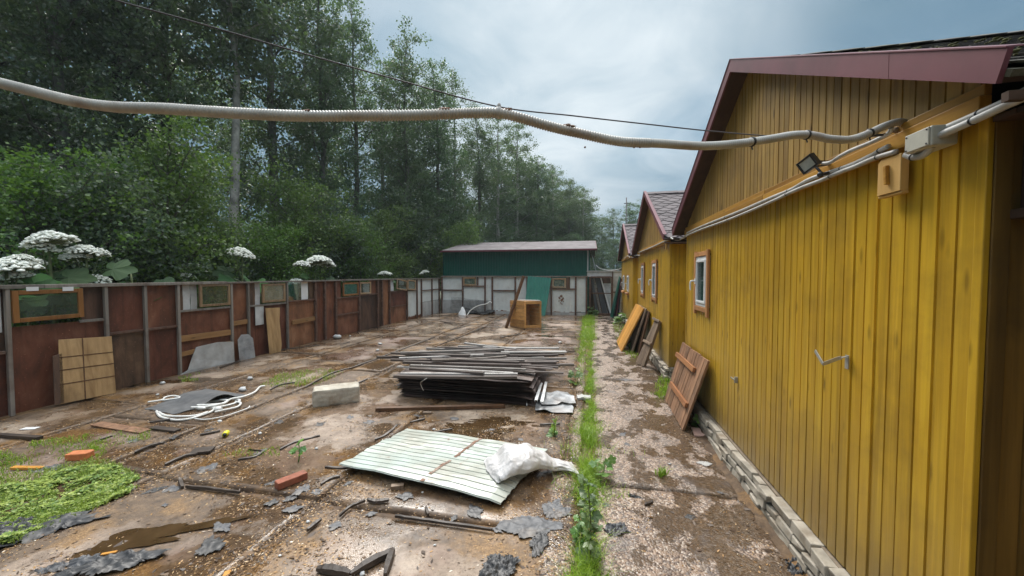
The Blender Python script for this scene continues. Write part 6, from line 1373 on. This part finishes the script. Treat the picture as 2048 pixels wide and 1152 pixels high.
for k, px, D, top, wd in (('b1', 1108, 36, 335, 1.2), ('a3', 1140, 38, 360, 1.2), ('b1', 1163, 40, 378, 1.2), ('m1', 1122, 44, 390, 1.2), ('a1', 1185, 48, 432, 1.3), ('m1', 1205, 50, 436, 1.3), ('b1', 1228, 47, 420, 1.2), ('a3', 1256, 46, 408, 1.3), ('b1', 1285, 47, 402, 1.3), ('m1', 1320, 48, 410, 1.2), ('a1', 1370, 50, 420, 1.2), ('m1', 1090, 40, 400, 1.2), ('m1', 1060, 44, 380, 1.2),
        ('m1', 1000, 33, 330, 1.1), ('a1', 1030, 36, 300, 1.2), ('m1', 1055, 36, 330, 1.2), ('a2', 1100, 42, 352, 1.2), ('m1', 1130, 42, 385, 1.2), ('m1', 1165, 44, 400, 1.2), ('a1', 1150, 46, 380, 1.2), ('m1', 960, 34, 300, 1.2), ('m1', 1232, 38, 480, 1.1), ('m1', 1205, 36, 490, 1.1), ('m1', 1150, 34, 470, 1.1)):
    plant(k, px, D, top, None, FL, 'distant trees behind the shed', wd)
BL = 'half hidden tree in the back rows of the wood behind the rust brown fence'
for i in range(8):                                   # back rows that close the wood
    px = -260+i*150+trn.uniform(-15, 15); D = 19+trn.uniform(0, 9)+max(0, (px-500)*0.012); k = ('m1', 'a2', 'b1', 'a1')[i % 4]
    H = 15.5 if px < 620 else None; top = None if H else max(140, 100+(px-620)*0.62)
    plant(k, px, D, top, H, BL, 'back rows of the wood', 1.15)
for i in range(4):                                   # low dark trees that close the wood under the crowns
    px = -220+i*260+trn.uniform(-20, 20); plant('m1', px, 17+trn.uniform(0, 8)+max(0, px-600)*0.012, None, trn.uniform(5, 8), BL, 'back rows of the wood', 1.2)
SL = 'leafy shrub growing close behind the long rust brown fence among the hogweed'
for k, px, D, top in (('u3', -60, 7.5, 420), ('u1', 60, 9, 330), ('u2', 175, 10, 370), ('u1', 330, 9.6, 290), ('u2', 290, 9, 400), ('u1', 405, 10.5, 400), ('u3', 455, 11, 500), ('u2', 550, 11.5, 470), ('u1', 520, 13, 485), ('u1', 610, 13, 450), ('u3', 660, 14, 420), ('u2', 720, 14, 470), ('u1', 680, 14.5, 450), ('u1', 770, 16, 430), ('u3', 810, 17, 400), ('u2', 800, 15.5, 475), ('u1', 862, 17.3, 440), ('u2', 890, 18, 440), ('u3', 870, 20, 380), ('u2', 590, 15, 380), ('u3', 380, 13, 420), ('u3', 120, 12, 400), ('u3', 230, 12, 380)):
    X_ = -8.4-1.9*trn.random()-0.05*max(0, D-14); D = X_/((px-1024)/750*math.cos(PSI)-math.sin(PSI)); plant(k, px, D, top, None, SL, 'shrubs behind the fence', 1.0, 'shrub')
plant('u1', 935, 19, 452, None, 'bright leafy shrub overhanging the end of the green shed roof', None, 1.0, 'shrub')
for k in (set(protos) | set(bushes))-used: print('unused', k)

# ------------------------------------------------------------------ hogweed
def lobed(mb, c, d, nrm, size, rng, lobes=5, droop=0.25):
    d = Vector(d).normalized(); n_ = Vector(nrm).normalized(); s_ = d.cross(n_).normalized(); n_ = s_.cross(d).normalized(); pts = []; K = 26
    for i in range(K):
        a = -math.pi*0.92+2*math.pi*0.92*i/(K-1); r_ = size*(0.42+0.36*abs(math.cos(a*lobes*0.5))**0.8+0.22*math.cos(a*0.5))*rng.uniform(0.88, 1.08)
        x, y = math.cos(a)*r_+size*0.3, math.sin(a)*r_
        pts.append(c+d*x+s_*y+n_*(-droop*(x*x+y*y)/size*0.8+0.10*abs(y)+rng.uniform(-.02, .02)*size))
    mb.rn = rng.random(); mb.add([c]+pts, [(0, i+1, i+2) for i in range(K-1)])
def hogweed(px, py, X, rad, label, seed, extra=(), leaves=5, umb=True, ztop=None):
    rng = random.Random(seed); T = PX(px, py, X); root = thing('hogweed', label, 'plant', (T.x, T.y, -0.07), group='hogweed behind the fence'); base = Vector((T.x+rng.uniform(-.1, .1), T.y, -0.07))
    m_ = MB(); top = Vector((T.x, T.y, T.z-rad*0.55)) if umb else T; m_.tube(smooth_path([base, base.lerp(top, .5)+Vector((rng.uniform(-.06, .06), rng.uniform(-.06, .06), 0)), top], 5), [0.026-0.012*i/10 for i in range(11)], 8)
    heads = [(T, rad, top)] if umb else []
    for (ex, ey, er) in extra:
        E2 = PX(ex, ey, X+rng.uniform(-.12, .12)); j = base.lerp(top, rng.uniform(.72, .85)); tp2 = Vector((E2.x, E2.y, E2.z-er*0.55)); m_.tube(smooth_path([j, j.lerp(tp2, .5)-Vector((0, 0, .06)), tp2], 4), 0.008, 6); heads.append((E2, er, tp2))
    m_.build('stem', M['stem'], root)
    for (c, r_, tp2) in heads:
        m_ = MB(); tilt = Matrix.Rotation(rng.uniform(-.25, .25), 3, 'X') @ Matrix.Rotation(rng.uniform(-.25, .25), 3, 'Y'); N = int(150+260*r_)
        for i in range(N):
            q = math.sqrt((i+.5)/N); a = i*2.39996+rng.uniform(-.15, .15); o = tilt @ Vector((math.cos(a)*q*r_, math.sin(a)*q*r_, -0.55*r_*q*q+rng.uniform(-.02, .02)))
            u_ = c+o; m_.rn = rng.random(); rb_ = r_*rng.uniform(0.075, 0.125)
            m_.ball(u_, (rb_, rb_, rb_*0.6), 6, 3, .3, rng)
        ub = m_.build('umbel', M['umbel'], root)
        m_ = MB()
        for i in range(0, N, 3):
            q = math.sqrt((i+.5)/N); a = i*2.39996; o = tilt @ Vector((math.cos(a)*q*r_, math.sin(a)*q*r_, -0.55*r_*q*q-.015)); m_.tube([tp2, tp2.lerp(c+o, .6)+(o*0.10), c+o], 0.0035, 4, cap=False)
        m_.build('ray', M['stem'], ub)
    for i in range(leaves):
        a = i*2.4+rng.uniform(-.4, .4); h = rng.uniform(1.25, min(1.72, max(1.5, T.z-0.2))); st = Vector((base.x, base.y, min(h-0.15, top.z-0.05))); en = st+Vector((math.cos(a)*rng.uniform(.15, .35), math.sin(a)*rng.uniform(.15, .35), rng.uniform(.05, .2)))
        m_ = MB(); m_.tube([st, st.lerp(en, .5)+Vector((0, 0, .05)), en], 0.008, 5); lobed(m_, en, Vector((math.cos(a), math.sin(a), 0.05)), Vector((0.9, -0.5, rng.uniform(.5, 1.1))), rng.uniform(.14, .25), rng); m_.build('leaf', M['leafhog'], root)
hogweed(95, 466, -7.35, .26, 'tallest white hogweed above the big orange window in the fence', 1, ((85, 484, .18), (150, 505, .15)), 9)
hogweed(172, 492, -7.2, .20, 'white hogweed with two flat heads just right of the tallest one', 2, ((150, 505, .16), (198, 498, .14)), 8)
hogweed(12, 520, -7.1, .26, 'broad white hogweed at the near end of the fence', 3, ((45, 512, .14), (25, 545, .16)), 8)
hogweed(62, 515, -7.9, .15, 'small pale hogweed behind the broad one at the near end of the fence', 4, ((75, 520, .1),), 3)
hogweed(185, 552, -7.15, .18, 'low white hogweed just above the fence rail below the two flat heads', 5, (), 3)
hogweed(262, 548, -7.1, .2, 'leafy hogweed without flowers poking over the fence rail', 6, (), 6, False)
hogweed(375, 548, -8.2, .18, 'faint hogweed head low over the fence left of the pale trunk', 7, (), 3)
hogweed(484, 497, -7.4, .27, 'single round hogweed head in front of the pale trunk', 8, ((470, 503, .12),), 8)
hogweed(632, 513, -7.5, .36, 'wide hogweed cluster over the middle of the fence', 9, ((604, 523, .2), (655, 522, .24), (590, 558, .2)), 8)
hogweed(770, 543, -7.4, .22, 'small hogweed over the far half of the fence, nearer of two', 10, ((762, 546, .12), (778, 545, .12)), 3)
hogweed(849, 541, -7.4, .20, 'smallest hogweed at the far end of the fence', 11, ((842, 546, .1),), 3)

# ------------------------------------------------------------------ grass and weeds
def blades(rs, P, hmin, hmax, wid, lean=0.5):
    n = len(P); a = rs.uniform(0, 2*np.pi, n); h = rs.uniform(hmin, hmax, n)*rs.uniform(.6, 1.0, n); wv = np.stack([np.cos(a), np.sin(a), np.zeros(n)], 1)*(wid*rs.uniform(.6, 1.3, n))[:, None]
    b2 = rs.uniform(0, 2*np.pi, n); ln = np.stack([np.cos(b2), np.sin(b2), np.zeros(n)], 1)*(h*rs.uniform(0.05, lean, n))[:, None]; up = np.array([0, 0, 1.0])
    p0 = P; p1 = P+ln*0.35+up*(h*0.6)[:, None]; p2 = P+ln+up*(h*(1.0-0.25*lean))[:, None]
    V = np.stack([p0-wv, p0+wv, p1+wv*.75, p1-wv*.75, p2+wv*.12, p2-wv*.12], 1).reshape(-1, 3); b_ = np.arange(n)[:, None]*6
    F_ = np.concatenate([b_+np.array([[0, 1, 2, 3]]), b_+np.array([[3, 2, 4, 5]])], 0); return V, F_, np.tile(rs.rand(n), 2)
rs = np.random.RandomState(8); YY = np.array([1.2, 1.9, 2.25, 2.6, 2.9, 3.1, 3.9, 4.3, 5, 6.0, 7.0, 8, 9, 10, 11.5, 13, 14.5, 15]); DD = np.array([1.0, 1.0, .7, .5, .8, 1.0, 1.0, .45, .35, .55, .3, .35, .7, .9, .6, 1.0, .9, .6])
HH = np.array([.16, .16, .15, .12, .15, .18, .17, .13, .12, .13, .1, .12, .16, .2, .15, .2, .2, .15])
N = 19000; y = 1.2+13.8*rs.rand(N*3)**1.25; keep = rs.rand(N*3) < np.interp(y, YY, DD)*np.array([min(1.0, max(0.15, 0.72+1.4*fbm(q*1.9, 3.0, 1.0, 3))) for q in y]); y = y[keep][:N]; sc = np.interp(y, [1, 2.2, 2.6, 3.0, 3.5, 4.0, 5, 8, 15], [.06, .055, .04, .075, .085, .05, .035, .06, .085])
x = 0.006+0.006*(y-2)+np.array([0.05*fbm(q*2.3, 9.0, 1.0, 3) for q in y])+rs.normal(size=len(y))*sc*np.array([max(0.35, 1+1.3*fbm(q*3.1, 5.0, 2.0, 3)) for q in y])-np.where((y > 7) & (rs.rand(len(y)) < .45), 0.16, 0)
P_ = np.stack([x, y, np.full(len(y), -0.015)], 1); hs_ = np.interp(y, YY, HH)
V1, F1, R1 = blades(rs, P_, 0.35, 1.0, 0.0036, 0.95)
V1 = V1.reshape(-1, 6, 3); V1[:, :, 2] = -0.015+(V1[:, :, 2]+0.015)*hs_[:, None]; V1[:, :, :2] = P_[:, None, :2]+(V1[:, :, :2]-P_[:, None, :2])*np.where(np.arange(6)[None, :, None] < 2, 1.0, np.maximum(0.30, hs_[:, None, None]*1.3)); V1 = V1.reshape(-1, 3)
tag(np_mesh('grass', V1, F1, R1, M['grass']), 'bright grass growing in the long joint beside the path', 'grass', kind='stuff')
def scatter_poly(rs, poly, n):
    P = [G(*p) for p in poly]; px = np.array([p.x for p in P]); py = np.array([p.y for p in P]); out = []
    while len(out) < n:
        x, y = rs.uniform(px.min(), px.max()), rs.uniform(py.min(), py.max()); ins = False; j = len(px)-1
        for i in range(len(px)):
            if (py[i] > y) != (py[j] > y) and x < (px[j]-px[i])*(y-py[i])/(py[j]-py[i])+px[i]: ins = not ins
            j = i
        if ins and fbm(x*4, y*4, 3.3) > rs.uniform(-.5, .3): out.append((x, y, 0.0))
    return np.array(out)
def clover(name, poly, n, lab, hmax, size):
    P = scatter_poly(rs, poly, n); h = rs.uniform(0.015, hmax, n); hb = np.array([0.5+0.7*fbm(p[0]*6, p[1]*6, 1) for p in P]); C0 = P+np.stack([np.zeros(n), np.zeros(n), h*np.clip(hb*1.3-0.1, .05, 1.7)], 1); VV = []; a0 = rs.uniform(0, 6.28, n)
    for k in range(3):
        a = a0+k*2.094; d = np.stack([np.cos(a), np.sin(a), rs.uniform(-.5, .25, n)], 1); w_ = np.stack([-np.sin(a), np.cos(a), rs.uniform(-.3, .3, n)], 1); s_ = (size*rs.uniform(.6, 1.3, n))[:, None]
        VV.append(np.stack([C0, C0+d*s_*.65+w_*s_*.5, C0+d*s_*1.1, C0+d*s_*.65-w_*s_*.5], 1))
    V = np.concatenate(VV, 0).reshape(-1, 3); tag(np_mesh(name, V, np.arange(len(V)).reshape(-1, 4), np.tile(rs.rand(n), 3), M['clover']), lab, 'clover', kind='stuff')
clover('clover', [(-60, 1110), (-80, 990), (60, 965), (140, 940), (215, 932), (285, 962), (255, 990), (190, 1015), (110, 1050), (30, 1085)], 6500, 'dense bright green clover patch at the near side of the yard', 0.05, 0.017)
def tufts(name, lab, polys, hm, wd, mat=None):
    VV, FF, RR = [], [], []; b_ = 0
    for poly, n in polys:
        P = scatter_poly(rs, poly, n); V, F_, r_ = blades(rs, P, hm*.35, hm, wd, .9); VV.append(V); FF.append(F_+b_); RR.append(r_); b_ += len(V)
    tag(np_mesh(name, np.vstack(VV), np.vstack(FF), np.concatenate(RR), mat or M['grass']), lab, 'grass', kind='stuff')
tufts('grass', 'sparse short grass growing on the dirt near the fence', [([(-60, 960), (-60, 905), (30, 905), (70, 925), (40, 950)], 900), ([(40, 925), (60, 885), (200, 868), (300, 862), (300, 880), (210, 900), (120, 925)], 1100), ([(520, 772), (560, 745), (640, 738), (690, 745), (640, 768), (580, 776)], 1500), ([(150, 920), (190, 895), (215, 905), (190, 925)], 250), ([(440, 905), (560, 895), (560, 915), (450, 915)], 160), ([(355, 755), (400, 745), (400, 760), (365, 765)], 150)], 0.06, 0.003)
tufts('grass', 'grass tufts growing along the foot of the yellow houses', [([(1225, 650), (1240, 625), (1256, 640), (1250, 680), (1236, 690)], 500), ([(1300, 790), (1320, 755), (1345, 750), (1345, 790), (1325, 800)], 500), ([(1245, 705), (1275, 690), (1285, 710), (1262, 720)], 260), ([(1310, 950), (1325, 940), (1335, 950), (1322, 958)], 60), ([(1150, 770), (1160, 700), (1166, 640), (1172, 640), (1166, 770)], 600), ([(1100, 870), (1110, 840), (1112, 870)], 60)], 0.12, 0.004)
def broad_weed(label, base, h, n, size, seed, name='weed', mat='weed', lob=5):
    rng = random.Random(seed); root = thing(name, label, 'plant', base); top = base+Vector((rng.uniform(-.03, .03), rng.uniform(-.03, .03), h)); m_ = MB(); m_.tube(smooth_path([base, base.lerp(top, .5)+Vector((.01, 0, 0)), top], 5), [0.006-0.004*i/10 for i in range(11)], 6); m_.build('stem', M['stem'] if h > .2 else M['weed'], root)
    m_ = MB()
    for i in range(n):
        t = rng.uniform(.08, 1.0); c = base.lerp(top, t); a = i*2.4; d = Vector((math.cos(a), math.sin(a), rng.uniform(-.1, .6))); e = c+d*size*rng.uniform(.4, .9); m_.tube([c, e], 0.002, 4, cap=False); lobed(m_, e, d, Vector((rng.uniform(-.9, .9), rng.uniform(-1.2, .4), 1)), size*rng.uniform(.6, 1.15)*(1.15-.6*t), rng, lob)
    m_.build('leaves', M[mat], root)
tufts('grass', 'thin grass blades growing up through the clover patch', [([(-80, 1080), (-80, 940), (60, 940), (215, 920), (300, 965), (190, 1020), (30, 1090)], 6500)], 0.065, 0.003)
broad_weed('tall dark stemmed weed with lobed leaves standing in the grass strip near the camera', G(1180, 1120), .50, 38, .042, 4)
broad_weed('small leafy weed in the grass strip right behind the tall dark stemmed weed', G(1165, 1090), .20, 22, .036, 14)
broad_weed('leafy weed at the path edge of the grass strip level with the sack', G(1205, 955), .12, 9, .07, 5)
broad_weed('burdock leaf growing beside the pink tile at the house wall', G(1418, 858), .14, 5, .11, 6, lob=7)
broad_weed('leafy weed at the foot of the honey coloured panel', G(1274, 700), .16, 10, .10, 7)
broad_weed('leafy green weed at the foot of the farthest yellow house', G(1245, 648), .30, 18, .16, 8)
broad_weed('leafy green weed in front of the grey gate in the grass strip', G(1185, 630), .35, 18, .16, 10)
broad_weed('thin upright weed growing out of the slab joint near the brown puddle', G(1108, 872), .16, 7, .035, 9)
broad_weed('thin grassy weed growing between the slabs left of the corrugated sheet', G(597, 925), .16, 8, .05, 12)
broad_weed('leafy weed standing by the flat slab scrap in the grass strip', G(1150, 765), .22, 12, .07, 13)
# ------------------------------------------------------------------ damp air
m = bpy.data.materials.new('damp_air'); m.use_nodes = True; t = m.node_tree; t.nodes.clear()
pv = nd(t, 'ShaderNodeVolumePrincipled', {'Color': (0.80, 0.90, 0.93, 1), 'Density': 0.0009, 'Anisotropy': 0.2}); lk(t, pv.outputs[0], nd(t, 'ShaderNodeOutputMaterial').inputs['Volume'])
b = MB(); b.box2((-60, -14, -1.1), (40, 75, 22.5)); tag(b.build('haze', m, local=True), kind='stuff')
